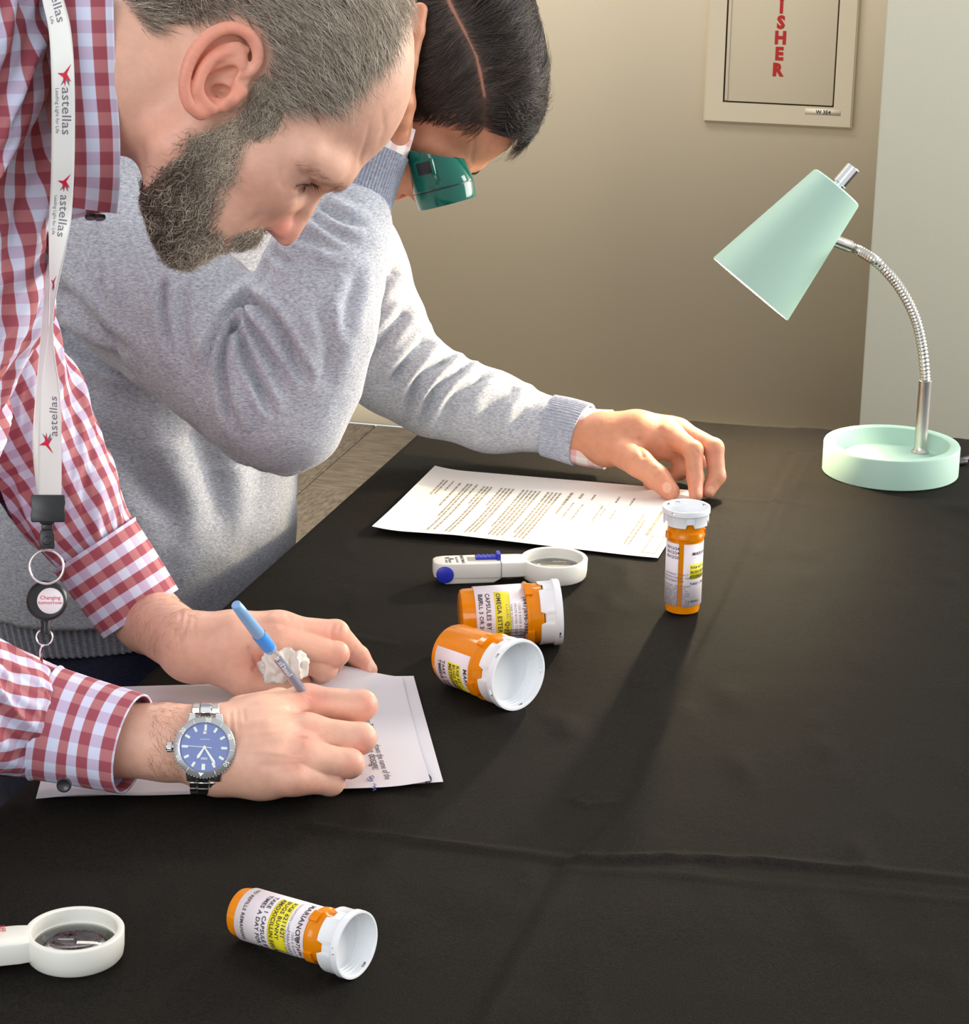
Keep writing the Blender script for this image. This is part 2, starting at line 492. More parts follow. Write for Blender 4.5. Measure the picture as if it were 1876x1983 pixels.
for ch, (px, py) in zip('UISHER', ((1514, -12), (1513, 13), (1512, 43), (1511, 73), (1509, 104), (1507, 135))):
    s_, z_ = wz(px, py, .02)
    V, F = text_verts(ch, .0355, 'CENTER', bold=.0020)
    V = V - [(V[:, 0].max() + V[:, 0].min()) / 2, (V[:, 1].max() + V[:, 1].min()) / 2, 0]
    P = wp0 * A3(1, 1, 0) + w_dir * s_ + w_nrm * .0195
    W = P + V[:, :1] * w_dir * .95 + V[:, 1:2] * A3(0, 0, 1) + A3(0, 0, z_)
    mesh_np('letter', W, F, M_RED, cab, smooth=False)
s_, z_ = wz(1594, 217, .02)
M_TAPE = mat('label_tape', srgb(226, 214, 194), .4)
wbox(MB(), s_ - .038, s_ + .036, .02, .0206, z_ - .006, z_ + .006).build('label_strip', M_TAPE, cab)
M_INK = mat('black_ink', srgb(42, 38, 40), .6)
V, F = text_verts('W 3E4', .011, 'CENTER', bold=.0003)
P = wp0 * A3(1, 1, 0) + w_dir * s_ + w_nrm * .0209
mesh_np('label_print', P + V[:, :1] * w_dir + (V[:, 1:2] - .004) * A3(0, 0, 1) + A3(0, 0, z_), F, M_INK, cab, smooth=False)

# ================================================================== the table under a black cloth
M_CLOTH = mat('black_tablecloth', (.03, .028, .025), .75)
noise_mix(M_CLOTH, (.0060, .0056, .0051), (.0205, .0172, .0130), 700, 3, .3, .75)
bsdf(M_CLOTH).inputs['Sheen Weight'].default_value = .0
bsdf(M_CLOTH).inputs['Sheen Roughness'].default_value = .4
bsdf(M_CLOTH).inputs['Sheen Tint'].default_value = (1, .92, .8, 1)
bsdf(M_CLOTH).inputs['Specular IOR Level'].default_value = .06
_b = bump(M_CLOTH, 900, .0006, .6, 2); bump(M_CLOTH, 90, .001, .25, 3, prev=_b)
tl = atz(816, 843.4); tl2 = atz(440, 1181)             # left table edge
fr0 = atz(1355, 817); fr1 = atz(1860, 852)             # far table edge
eL = unit(tl - tl2); eF = unit(fr1 - fr0)
# corner where the two edges meet
A_ = np.array([[eL[0], -eF[0]], [eL[1], -eF[1]]]); s_, t_ = np.linalg.solve(A_, (fr0 - tl2)[:2])
corner = tl2 + eL * s_
T_W, T_L = 0.95, 1.55                                 # width along the far edge, length towards the camera
def tpt(u, v): return corner + eF * u - eL * v        # u right, v towards the camera
def table_uv(P):
    q = np.linalg.solve(np.array([[eF[0], -eL[0]], [eF[1], -eL[1]]]), (np.asarray(P) - corner)[:2]); return q
table = thing('table', 'long table under a black cloth with pressed fold lines', 'table', tuple(tpt(T_W / 2, T_L / 2) + A3(0, 0, FLOOR_Z)))
def cloth_mesh():
    du = .005; drop = .5; r = .012
    us = np.concatenate([-np.linspace(drop, .02, 28), np.linspace(-.015, .02, 10)[1:], np.arange(.025, T_W - .02, du), np.linspace(T_W - .02, T_W + .015, 10), T_W + np.linspace(.02, drop, 10)])
    vs = np.concatenate([-np.linspace(drop, .02, 14), np.linspace(-.015, .02, 10)[1:], np.arange(.025, T_L - .02, du), np.linspace(T_L - .02, T_L + .015, 10), T_L + np.linspace(.02, drop, 10)])
    U, Vv = np.meshgrid(us, vs, indexing='ij')
    def bend(t, L):
        # distance past an edge turns into a drop round a small radius
        over = np.maximum(np.maximum(-t, t - L), 0); a = np.clip(over / r, 0, math.pi / 2)
        side = np.where(t < L / 2, -1, 1)
        flat = np.clip(t, 0, L) + side * r * np.sin(a)
        dz = -r * (1 - np.cos(a)) - np.maximum(over - r * math.pi / 2, 0)
        return flat - side * np.where(over > 0, 0, 0), dz
    u2, zu = bend(U, T_W); v2, zv = bend(Vv, T_L)
    z = np.minimum(zu, zv)
    both = (zu < -.012) & (zv < -.012)
    Pq = np.stack([U.ravel() * 1, Vv.ravel() * 1, np.zeros(U.size)], 1)
    # folds pressed into the cloth while it was packed, plus soft ripples
    P0 = corner[None, None] + eF * U[..., None] - eL * Vv[..., None]
    xy = P0[..., :2].reshape(-1, 2)
    def ridge(pts, w, hgt, sharp=1.0):
        d, _ = poly_dist(xy, [atz(*p)[:2] for p in pts]); return hgt * np.exp(-(d / w) ** 2)
    hz = np.zeros(U.size)
    for off, hh in ((0, .0030), (26, .0015)):
        hz += ridge([(1545+off, 880), (1400+off, 1180), (1275+off, 1450), (1200+off, 1590), (1110+off, 1670), (1030+off, 1810), (925+off, 1990)], .0035, hh)
    hz -= ridge([(1532, 880), (1388, 1180), (1262, 1450), (1180, 1600), (1090, 1675), (1010, 1815), (905, 1990)], .006, .0012)
    hz += ridge([(600, 1600), (800, 1628), (1110, 1664), (1300, 1660), (1500, 1668), (1880, 1706)], .0032, .0027)
    hz += ridge([(1110, 1685), (1300, 1694), (1500, 1712), (1880, 1750)], .003, .001)
    hz += ridge([(1330, 962), (1420, 968), (1530, 975), (1640, 990)], .003, .0014)
    hz += ridge([(1110, 1545), (1130, 1562), (1160, 1560), (1190, 1553)], .0025, .0018)
    hz += ridge([(1112, 1548), (1135, 1536), (1165, 1542)], .002, .001)
    hz += ridge([(540, 1215), (620, 1222), (760, 1250)], .004, .0010)
    flatz = z.ravel() > -.001
    xyz3 = np.concatenate([xy, np.zeros((len(xy), 1))], 1)
    hz += .0009 * fbm(xyz3, 9, 2, 3) + .0011 * np.maximum(fbm(xyz3 * [2.2, 1, 1], 14, 2, 5), 0) ** 2
    hz = np.where(flatz, hz, 0)
    drape = np.where(z < -.03, np.minimum((-z - .03) * .12, .03), 0)
    wave = np.sin(np.where(zu < zv, Vv, U) * 42 + 1.2 * np.sin(np.where(zu < zv, Vv, U) * 11))
    push = drape * (1 + .6 * wave)
    u2 = u2 + np.where(zu < zv, np.sign(U - T_W / 2) * push, 0); v2 = v2 + np.where(zv < zu, np.sign(Vv - T_L / 2) * push, 0)
    P = corner[None, None] + eF * u2[..., None] - eL * v2[..., None]
    P[..., 2] = z + hz.reshape(z.shape)
    n0, n1 = U.shape
    i = np.arange(n0 - 1)[:, None] * n1 + np.arange(n1 - 1)[None]
    F = np.stack([i, i + n1, i + n1 + 1, i + 1], -1).reshape(-1, 4)
    zc = P[..., 2].ravel()
    return P.reshape(-1, 3), F[:, ::-1]
_V, _F = cloth_mesh()
mesh_np('tablecloth', _V, _F, M_CLOTH, table)
M_LEG = mat('table_leg_steel', (.08, .08, .085), .4, .8)
tb = MB()
tb.add([tpt(.02, .02) + A3(0, 0, -.004), tpt(T_W - .02, .02) + A3(0, 0, -.004), tpt(T_W - .02, T_L - .02) + A3(0, 0, -.004), tpt(.02, T_L - .02) + A3(0, 0, -.004),
        tpt(.02, .02) + A3(0, 0, -.03), tpt(T_W - .02, .02) + A3(0, 0, -.03), tpt(T_W - .02, T_L - .02) + A3(0, 0, -.03), tpt(.02, T_L - .02) + A3(0, 0, -.03)],
       [(0, 1, 2, 3), (7, 6, 5, 4), (0, 4, 5, 1), (1, 5, 6, 2), (2, 6, 7, 3), (3, 7, 4, 0)])
tb.build('tabletop', mat('tabletop_board', (.35, .3, .24), .6), table)
for u in (.08, T_W - .08):
    for v in (.12, T_L - .12):
        p = tpt(u, v); MB().tube([p + A3(0, 0, -.03), p + A3(0, 0, FLOOR_Z)], .016, 12).build('leg', M_LEG, table)
# ================================================================== the desk lamp
M_MINT = mat('mint_enamel', srgb(170, 203, 186), .6)
M_MINTIN = mat('shade_inside', srgb(240, 240, 225), .5)
M_NICKEL = mat('brushed_nickel', (.62, .59, .54), .3, 1.0)
M_CHROME = mat('chrome', (.8, .8, .8), .12, 1.0)
c0 = atz(1720, 952); hd = unit(A3(c0[0], c0[1], 0)); LB_R = .0708
lc = c0 + hd * LB_R
lamp = thing('desk_lamp', 'mint green desk lamp with a conical shade on a bent metal gooseneck', 'lamp', tuple(lc))
MB().lathe([(0, 0), (.069, 0), (.0708, .0015), (.0708, .0305), (.0700, .0322), (.0615, .0325), (.0600, .0318), (.0545, .0165), (.0535, .0155), (0, .0150)], 96,
           Matrix.Translation(lc)).build('base', M_MINT, lamp)
pb = atz(1781, 876, .015)
def z_on_vertical(P, py):
    lo, hi = -.2, 1.0
    for _ in range(50):
        m = (lo + hi) / 2
        if proj(P * A3(1, 1, 0) + A3(0, 0, m))[0, 1] > py: lo = m
        else: hi = m
    return lo
zt = z_on_vertical(pb, 737)
pole = MB()
pole.lathe([(0, .0145), (.0092, .0145), (.0092, .0165), (.0075, .0185), (.0066, .022), (.0066, zt), (.0054, zt + .001), (0, zt + .001)], 32, Matrix.Translation(pb * A3(1, 1, 0)))
pole.build('pole', M_NICKEL, lamp)
LY = pb[1]
Ts, Os = at(1621, 362, 2.392), at(1453, 560, 2.377)
ax = unit(Os - Ts); SL = np.linalg.norm(Os - Ts)
attach = at(1626, 470, 2.385)
goose = spline([pb * A3(1, 1, 0) + A3(0, 0, zt - .01), pb * A3(1, 1, 0) + A3(0, 0, zt + .0), at(1785, 672, LY), at(1770, 612, LY), at(1740, 555, LY - .003), at(1700, 510, LY - .006), at(1660, 484, 2.387), attach], 330)
rr = .0050 + .0006 * np.sin(np.arange(330) * 2 * math.pi / 5)
MB().tube(goose[14:300], rr[14:300], 16).build('gooseneck', M_NICKEL, lamp)
MB().tube(np.concatenate([goose[298:], [attach + unit(attach - goose[-8]) * .012]]), .0064, 20).build('neck_sleeve', M_NICKEL, lamp)
r1, r0 = .0508, .0300
Ms = frame_z(Ts, ax)
MB().lathe([(0, 0), (r0 - .002, 0), (r0, .0015), (r1, SL), (r1 - .0012, SL + .0002)], 96, Ms).build('shade', M_MINT, lamp)
MB().lathe([(r1 - .0012, SL + .0002), (r0 - .0014, .003), (0, .002)], 96, Ms).build('shade_lining', M_MINTIN, lamp)
MB().lathe([(0, -.0035), (.0062, -.0035), (.0062, -.0005), (0, 0)], 24, Ms).lathe([(0, -.026), (.0070, -.026), (.0077, -.0252), (.0077, -.0045), (.0068, -.0035), (0, -.0035)], 32, Ms).build('switch_knob', M_CHROME, lamp)
M_BULB = mat('lit_bulb', (1, .95, .85), .3); bsdf(M_BULB).inputs['Emission Color'].default_value = (1, .82, .55, 1); bsdf(M_BULB).inputs['Emission Strength'].default_value = 25
MB().lathe([(.011, .02), (.012, .05), (.020, .075), (.0235, .092), (.021, .106), (.013, .114), (0, .117)], 32, Ms).build('bulb', M_BULB, lamp)
ld = bpy.data.lights.new('bulb_light', 'POINT'); ld.energy = LAMP_W; ld.color = (1.0, .80, .52); ld.shadow_soft_size = .016
lo_ = bpy.data.objects.new('bulb_light', ld); col.objects.link(lo_); lo_.location = tuple(Ts + ax * (SL - .022))
# its lead
lead = MB(); cpts = [lc + A3(.066, .02, .004), lc + A3(.085, .03, .0035), at(1850, 897, 0) * 0 + atz(1858, 893, .0032), atz(1900, 884, .0032), atz(1990, 893, .0032)]
lead.tube(spline(cpts, 40), .0030, 10).build('power_cord', mat('black_cord', (.02, .02, .022), .5), lamp)

# ================================================================== pill vials
M_AMBER = mat('amber_plastic', (1.0, .325, .004), .12)
bsdf(M_AMBER).inputs['Transmission Weight'].default_value = .30; bsdf(M_AMBER).inputs['IOR'].default_value = 1.35
bsdf(M_AMBER).inputs['Subsurface Weight'].default_value = 0
M_CAP = mat('white_cap_plastic', srgb(232, 234, 236), .35)
M_LABEL = mat('label_paper', srgb(236, 226, 230), .55)
M_PRINT = mat('label_ink', srgb(58, 50, 56), .6)
M_PRINT2 = mat('label_ink_grey', srgb(120, 110, 116), .6)
M_YEL = mat('highlighter_yellow', srgb(240, 224, 40), .55)

def cap_mesh(cr, h, n=90, slots=(0.6, 2.7, 4.8), notches=(0.2, 1.4, 2.7, 3.9, 5.2)):
    """cap in local space, z from 0 (skirt) to h (open rim)"""
    ri = cr * .905
    out = [(.93, 0.0), (.955, .03), (.955, .62), (.975, .66), (1.0, .70), (1.0, .80), (1.0, .92), (.99, 1.0)]
    inn = [(.93, 1.0), (.905, .95), (.905, .92), (.905, .80), (.900, .66), (.875, .63), (.875, .50), (.845, .48), (.845, .36), (.815, .34), (.815, .20), (.0, .19)]
    prof = [(r * cr, z * h) for r, z in out + inn]
    V = []; F = []
    for j, (r, z) in enumerate(prof):
        for i in range(n):
            a = 2 * math.pi * i / n
            zz, rr = z, r
            if j <= 2:
                for q in notches:
                    dq = abs((a - q + math.pi) % (2 * math.pi) - math.pi)
                    if dq < .16:
                        rr = r * .965
                        if j <= 1: zz = z + h * .22
            V.append((rr * math.cos(a), rr * math.sin(a), zz))
    jo, ji = 5, 10                       # outer band 5-6 (z .80-.92) and inner band 10-11 (z .92-.80)
    for j in range(len(prof) - 1):
        for i in range(n):
            a = 2 * math.pi * (i + .5) / n
            hole = any(abs((a - q + math.pi) % (2 * math.pi) - math.pi) < .085 for q in slots)
            if hole and j in (jo, ji): continue
            F.append((j*n+i, j*n+(i+1) % n, (j+1)*n+(i+1) % n, (j+1)*n+i))
    for i in range(n):
        a = 2 * math.pi * (i + .5) / n
        if any(abs((a - q + math.pi) % (2 * math.pi) - math.pi) < .085 for q in slots):
            k = (i + 1) % n
            F.append((jo*n+i, jo*n+k, (ji+1)*n+k, (ji+1)*n+i)); F.append(((jo+1)*n+i, ji*n+i, ji*n+k, (jo+1)*n+k))
    return V, F

def on_cyl(V, r, phi0, z0):
    """flat lettering wrapped on a cylinder: x runs round, y runs up"""
    a = phi0 + V[:, 0] / r
    return np.stack([r * np.cos(a), r * np.sin(a), z0 + V[:, 1]], 1)
def to_world(M, V):
    A = np.array(M); return V @ A[:3, :3].T + A[:3, 3]
def cyl_patch(r, a0, a1, z0, z1, n=40, th=.00025):
    V = []; F = []
    for rr in (r, r + th):
        for z in (z0, z1):
            for i in range(n + 1):
                a = a0 + (a1 - a0) * i / n; V.append((rr * math.cos(a), rr * math.sin(a), z))
    m = n + 1
    for i in range(n):
        F += [(2*m+i, 2*m+i+1, 3*m+i+1, 3*m+i), (i+1, i, m+i, m+i+1), (m+i, 3*m+i, 3*m+i+1, m+i+1), (i, i+1, 2*m+i+1, 2*m+i)]
    F += [(0, 2*m, 3*m, m), (n, m+n, 3*m+n, 2*m+n)]
    return np.array(V), F
def make_vial(label, M, r, L, cr, ch, slots, lab, prints, yellow, bars=None, group=None):
    """M: local z runs from the closed end to the cap; L overall length; lab: (a0, a1, z0, z1)"""
    t = thing('pill_vial', label, 'vial', tuple(M.translation), group)
    nz = L - ch * .85                    # top of the neck
    w = .0016
    prof = [(0, 0), (r * .82, 0), (r * .96, .0012), (r, .004), (r * 1.035, nz - .016), (r * 1.035, nz - .0145), (r * 1.11, nz - .0138), (r * 1.12, nz - .0118), (r * 1.06, nz - .0105),
            (r * 1.04, nz - .006), (r * 1.04, nz), (r * 1.04 - w, nz), (r * 1.035 - w, nz - .014), (r - w, .006), (r * .8, .003), (0, .0028)]
    b = MB().lathe(prof, 64, M)
    for a in (0.4, 2.0, 3.6, 5.2):      # locking lugs under the cap
        V, F = cyl_patch(r * 1.05, a - .22, a + .22, nz - .0145, nz - .0085, 8, r * .13); b.add(to_world(M, V), F)
    b.build('bottle', M_AMBER, t)
    V, F = cap_mesh(cr, ch, slots=slots)
    V = np.array(V) + A3(0, 0, L - ch)
    c = MB().add(to_world(M, V), F).build('cap', M_CAP, t)
    rl = r * 1.036 + .0002
    V, F = cyl_patch(rl, *lab); mesh_np('label', to_world(M, V), F, M_LABEL, t)
    for y in yellow:
        V, F = cyl_patch(rl + .0003, y[0], y[1], y[2], y[3], 20, .00008); mesh_np('highlight', to_world(M, V), F, M_YEL, t)
    vs, fs, vs2, fs2, n1, n2 = [], [], [], [], 0, 0
    for p in prints:
        txt, a, z, size = p[:4]; small = len(p) > 4
        V, F = text_verts(txt, size, spacing=1.08, bold=0 if small else size * .018)
        V = on_cyl(V, rl + .00062, a, z)
        if small: vs2.append(V); fs2 += [tuple(i + n2 for i in f) for f in F]; n2 += len(V)
        else: vs.append(V); fs += [tuple(i + n1 for i in f) for f in F]; n1 += len(V)
    for (a0, z0, z1, total) in bars or []:
        rnd = random.Random(5); a = a0
        while a < a0 + total:
            wd = rnd.choice((.012, .012, .022, .034)); V, F = cyl_patch(rl + .0005, a, a + wd, z0, z1, 1, .0001)
            vs.append(V); fs += [tuple(i + n1 for i in f) for f in F]; n1 += len(V); a += wd + rnd.choice((.012, .02))
    if vs: mesh_np('label_print', to_world(M, np.concatenate(vs)), fs, M_PRINT, t, smooth=False)
    if vs2: mesh_np('fine_print', to_world(M, np.concatenate(vs2)), fs2, M_PRINT2, t, smooth=False)
    return t
def fine(a, z, n, size, lh, txt):      # block of fine print
    return [(txt[i % len(txt)], a, z - i * lh, size, 1) for i in range(n)]
VG = 'amber pill vials on the table'
# standing vial; angle 0 faces the camera
vb = atz(1320, 1195); vdir = unit(A3(vb[0], vb[1], 0)); vb = vb + vdir * .0150
MA = frame_z(vb + A3(0, 0, .0012), (0, 0, 1), -vdir)
LA = .0955
make_vial('amber pill vial standing upright with its white cap on, beside the printed sheet', MA, .0152, LA, .0208, .0150, (-.55, 1.02 - math.pi, math.pi + .45, 2.2),
          (-.04, 5.97, .0085, .0655),
          [('MARIANO\'S', .42, .0555, .0042), ('RX# 6211621', .36, .0435, .0034), ('BUGS BUNNY', .36, .0392, .0034), ('ATORVASTATIN', .33, .0350, .0034), ('TAKE 1 TABLET', .34, .0285, .0032), ('2 REFILLS', .28, .0125, .0026),
           ('03/12/24', -1.12, .0600, .0036), ('05/12/24', -1.12, .0560, .0036), ('05/12/25', -1.12, .0520, .0036)] +
          fine(-1.25, .0370, 3, .0026, .0030, ['CONTINUE TO ACT', 'ON EMOTIONAL USE', 'PRESCRIBED FOR']) + fine(-1.28, .0265, 9, .0024, .0022, ['CAUTION: GRAPEFRUIT', 'DO NOT TAKE THIS', 'GRAPEFRUIT JUICE AT', 'ANY TIME DURING USE']) +
          [('________________', .32, .0535, .0018, 1)],
          [(.33, 1.35, .0338, .0475)], group=VG)
# lying vial beyond, cap to the right
def lying(p0, p1, r0_, r1_):
    a = atz(*p0, r0_); b = atz(*p1, r1_); return a, b
a, b = lying((890, 1197), (1074, 1185), .0248, .0283)
MBv = frame_z(a, b - a, (0, 0, 1)); LB = float(np.linalg.norm(b - a)) + .004
make_vial('wide amber vial lying behind its twin, barcode label up, cap seen edge-on', MBv, .0243, LB, .0278, .0185, (-.2 - math.pi/2 + .9, 2.0, 4.1),
          (-1.9, 2.3, .012, LB - .028),
          [('(847)696-3846', .62, LB - .0325, .0052), ('Qty:360', 1.42, LB - .0483, .0050), ('OMEGA ESTERS 1 GM CAP', .42, LB - .0545, .0052), ('CAPSULES BY MOUTH', .40, LB - .0635, .0052), ('DAY', .40, LB - .0690, .0048),
           ('REFILL 3 OR 360 BY 08/11/25', .45, .0145, .0046)] + fine(.85, LB - .0370, 4, .0029, .0034, ['1200 E RIVER ROAD  AVE', 'FROM RIVER TO HARBOR', 'TIME ELEMENTS', 'S LAUREL DR']),
          [(.35, 1.92, LB - .0562, LB - .0435)], [(1.70, LB - .0500, LB - .0315, .42)], group=VG)
# lying vial in front, open rim of its cap towards the camera
a, b = lying((876, 1264), (1004, 1308), .0248, .0290)
MCv = frame_z(a, b - a, (0, 0, 1)); LC = float(np.linalg.norm(b - a))
make_vial('wide amber vial lying in front of its twin, hollow cap end facing the viewer', MCv, .0243, LC, .0285, .0185, (.75, 1.85, 3.3, 4.6),
          (1.02, 3.4, .0075, LC - .028),
          [('MARIANO\'S', 1.45, LC - .0360, .0058), ('RX# 6211', 1.42, LC - .0440, .0046), ('BUGS BUNNY', 1.42, LC - .0485, .0046), ('METFORMIN', 1.42, LC - .0530, .0046), ('TAKE 1 TABLET', 1.40, LC - .0610, .0046), ('TIMES A DAY', 1.40, LC - .0655, .0046), ('1 REFILLS', 1.42, .0125, .0036)] + fine(1.1, LC - .0330, 1, .0020, .002, ['']),
          [(1.38, 2.9, LC - .0545, LC - .0395)], group=VG)
# narrow vial at the front edge
a, b = lying((466, 1765), (686, 1829), .0164, .0212)
MDv = frame_z(a, b - a, (0, 0, 1)); LD = float(np.linalg.norm(b - a)) + .002
make_vial('narrow amber vial on its side at the front, label with a yellow stripe', MDv, .0158, LD, .0212, .0160, (-.5, 1.35, 3.6),
          (-.62, 3.1, .0085, LD - .0285),
          [('MARIANO\'S', -.12, LD - .0345, .0050), ('(847)696-3846', 1.22, LD - .0335, .0040), ('RX# 6211621', .05, LD - .0460, .0042), ('BUGS BUNNY', .05, LD - .0503, .0042), ('AMOXICILLIN 500 MG', .02, LD - .0548, .0042), ('TAKE 1 CAPSULE BY MOUTH', .0, LD - .0615, .0042), ('TIMES A DAY FOR 10', .0, LD - .0660, .0042), ('NO REFILLS REMAINING', -.15, .0135, .0034)] +
          fine(1.18, LD - .0372, 3, .0026, .0032, ['1200 E RIVER RD', 'PARK RIDGE IL', 'STORE 1 NORTH']) + fine(-.05, LD - .0412, 1, .0022, .003, ['PRESCRIPTION LABEL COPY DOCTOR']),
          [(.0, 2.3, LD - .0565, LD - .0425)], group=VG)

# ================================================================== illuminated magnifiers
M_IVORY = mat('ivory_plastic', srgb(226, 224, 214), .4)
M_LENS = mat('lens_acrylic', (1, 1, 1), .0); bsdf(M_LENS).inputs['Transmission Weight'].default_value = 1; bsdf(M_LENS).inputs['IOR'].default_value = 1.38
M_INKB = mat('grey_ink', srgb(70, 66, 80), .6)
def make_magnifier(label, c, d, accent, accent_name, cap_side=True, flag=None):
    """c: ring centre on the table, d: direction from ring to handle end"""
    x = unit(A3(d[0], d[1], 0)); y = A3(-x[1], x[0], 0)
    if (y @ A3(0, -1, 0)) < 0: pass
    M = frame(c + A3(0, 0, .0012), x, y, A3(0, 0, 1))
    sgn = -1 if (y @ A3(0, 1, 0)) > 0 else 1           # +1 when +y points at the camera
    t = thing('illuminated_magnifier', label, 'magnifier', tuple(c), 'ivory hand magnifiers')
    ring = MB().lathe([(.0262, .0195), (.0275, .0200), (.0298, .0198), (.0304, .0190), (.0300, .0085), (.0292, .0035), (.0280, .002), (.0262, .002), (.0262, .0085), (.0252, .0088), (.0252, .0108), (.0262, .011)], 80, M, close=True)
    ring.build('lens_ring', M_IVORY, t)
    lens = [(0, .0060), (.012, .0066), (.020, .0078), (.0252, .0094), (.0252, .0102), (.020, .0124), (.012, .0143), (0, .0150)]
    MB().lathe(lens, 64, M).build('lens', M_LENS, t)
    h = MB()
    pts = []
    def hw(s): return .0128 + .0006 * math.sin(s * math.pi)
    x0, x1 = .0262, .110
    poly = [(x0, -.0115), (.034, -.0128), (.070, -.0132), (x1 - .010, -.0126), (x1 - .003, -.0105), (x1, -.006), (x1, .006), (x1 - .003, .0105), (x1 - .010, .0126), (.070, .0132), (.034, .0128), (x0, .0115)]
    h.prism(poly, .0058, .0200, M)
    hh = h.build('handle', M_IVORY, t, bevel=.0016)
    seam = MB().box((.0495, -.0135, .0057), (.0500, .0135, .0202), M).build('seam', M_PRINT2, t)
    ft = MB(); V = [(.046, -.0100, .006), (.104, -.0115, .006), (.104, .0115, .006), (.046, .0100, .006), (.056, -.0092, .0), (.100, -.0105, .0), (.100, .0105, .0), (.056, .0092, .0)]
    ft.add([tuple(M @ Vector(v)) for v in V], [(0, 1, 2, 3), (7, 6, 5, 4), (0, 4, 5, 1), (1, 5, 6, 2), (2, 6, 7, 3), (3, 7, 4, 0)])
    ft.build('battery_cover', M_IVORY, t, bevel=.001)
    rec = MB().box((.0485, -.0052, .0199), (.0790, .0052, .02035), M).build('switch_slot', mat('slot_cream', srgb(206, 200, 180), .5), t)
    am = mat(accent_name, accent, .4)
    sw = MB().box((.0490, -.0040, .0200), (.0720, .0040, .0228), M).box((.0495, -.0044, .0200), (.0530, .0060, .0262), M)
    for q in range(4): sw.box((.056 + q * .004, -.0042, .0226), (.0575 + q * .004, .0042, .0234), M)
    sw.build('switch', am, t, bevel=.0006)
    if cap_side:
        Mc = M @ Matrix.Translation((x1 - .0095, sgn * .0118, .0100)) @ Matrix.Rotation(-sgn * math.pi / 2, 4, 'X')
        MB().lathe([(0, .0024), (.0062, .0024), (.0078, .0014), (.0078, -.001), (0, -.001)], 40, Mc).build('end_button', am, t)
    def letter(txt, xx, yy, size, bold=.0):
        # text runs across the handle, towards the camera side
        V, F = text_verts(txt, size, 'CENTER', bold=bold)
        L_ = np.stack([xx - 0 * V[:, 0] - sgn * 0 + V[:, 1] * -1, sgn * V[:, 0] + yy, np.full(len(V), .02022)], 1)
        return to_world(M, L_), F
    vs, fs, n = [], [], 0
    for txt, xx, yy, sz in (('SMARTMAG', .0850, 0, .0042), ('No.22 4x/16D', .0895, .001, .0026), ('VISION', .0965, .004, .0030), ('OPTICS', .0995, .004, .0026)):
        V, F = letter(txt, xx, yy, sz, .0001); vs.append(V); fs += [tuple(i + n for i in f) for f in F]; n += len(V)
    q = MB(); q.tube([M @ Vector((.0950 + .004 * math.sin(k * .8), sgn * (-.006 + .0008 * k), .0203)) for k in range(9)], .00025, 6)
    V = np.array(q.v); vs.append(V); fs += [tuple(i + n for i in f) for f in q.f]; n += len(V)
    mesh_np('handle_print', np.concatenate(vs), fs, M_INKB, t, smooth=False)
    if flag: 
        V, F = text_verts('OFF', .005, 'CENTER'); L_ = np.stack([.0445 - V[:, 1], sgn * V[:, 0] - sgn * .009, np.full(len(V), .02022)], 1)
        mesh_np('switch_print', to_world(M, L_), F, am, t, smooth=False)
    return t
ec = atz(1073, 1081, .0200) * A3(1, 1, 0); ee = atz(845, 1091, .0180) * A3(1, 1, 0)
make_magnifier('ivory hand magnifier with a blue slide switch, below the printed sheet', ec, ee - ec, srgb(38, 50, 176), 'blue_plastic')
fc_ = atz(144, 1799, .0210) * A3(1, 1, 0); fe = atz(10, 1812, .0210) * A3(1, 1, 0)
make_magnifier('ivory hand magnifier with a red switch, cut off at the left edge', fc_, fe - fc_, srgb(212, 22, 50), 'red_plastic', False, True)

# ================================================================== sheets of paper
M_PAPER = mat('white_paper', srgb(208, 206, 212), .7)
M_PAPER2 = mat('cream_white_paper', srgb(242, 236, 228), .7)
M_TYPE = mat('faint_type', srgb(150, 138, 112), .7)
def sheet(name, label, C, hfun, m, parent=None, nu=56, nv=44):
    """C: corners far-left, far-right, near-right, near-left on the table; hfun(a, b) height above the cloth"""
    a = np.linspace(0, 1, nu); b = np.linspace(0, 1, nv); A, B = np.meshgrid(a, b, indexing='ij')
    P = ((1-A)*(1-B))[..., None]*C[0] + (A*(1-B))[..., None]*C[1] + (A*B)[..., None]*C[2] + ((1-A)*B)[..., None]*C[3]
    P[..., 2] = hfun(A, B)
    i = np.arange(nu - 1)[:, None] * nv + np.arange(nv - 1)[None]
    F = np.stack([i, i + nv, i + nv + 1, i + 1], -1).reshape(-1, 4)
    V = P.reshape(-1, 3)
    V2 = np.concatenate([V, V - A3(0, 0, .00018)]); n = len(V)
    F2 = np.concatenate([F[:, ::-1], F + n])
    me_o = mesh_np(name, V2, F2, m, parent)
    return me_o
def sheet_pt(C, hfun, a, b, lift=.00025):
    a = np.asarray(a, float); b = np.asarray(b, float)
    P = ((1-a)*(1-b))[..., None]*C[0] + (a*(1-b))[..., None]*C[1] + (a*b)[..., None]*C[2] + ((1-a)*b)[..., None]*C[3]
    P[..., 2] = hfun(a, b) + lift; return P
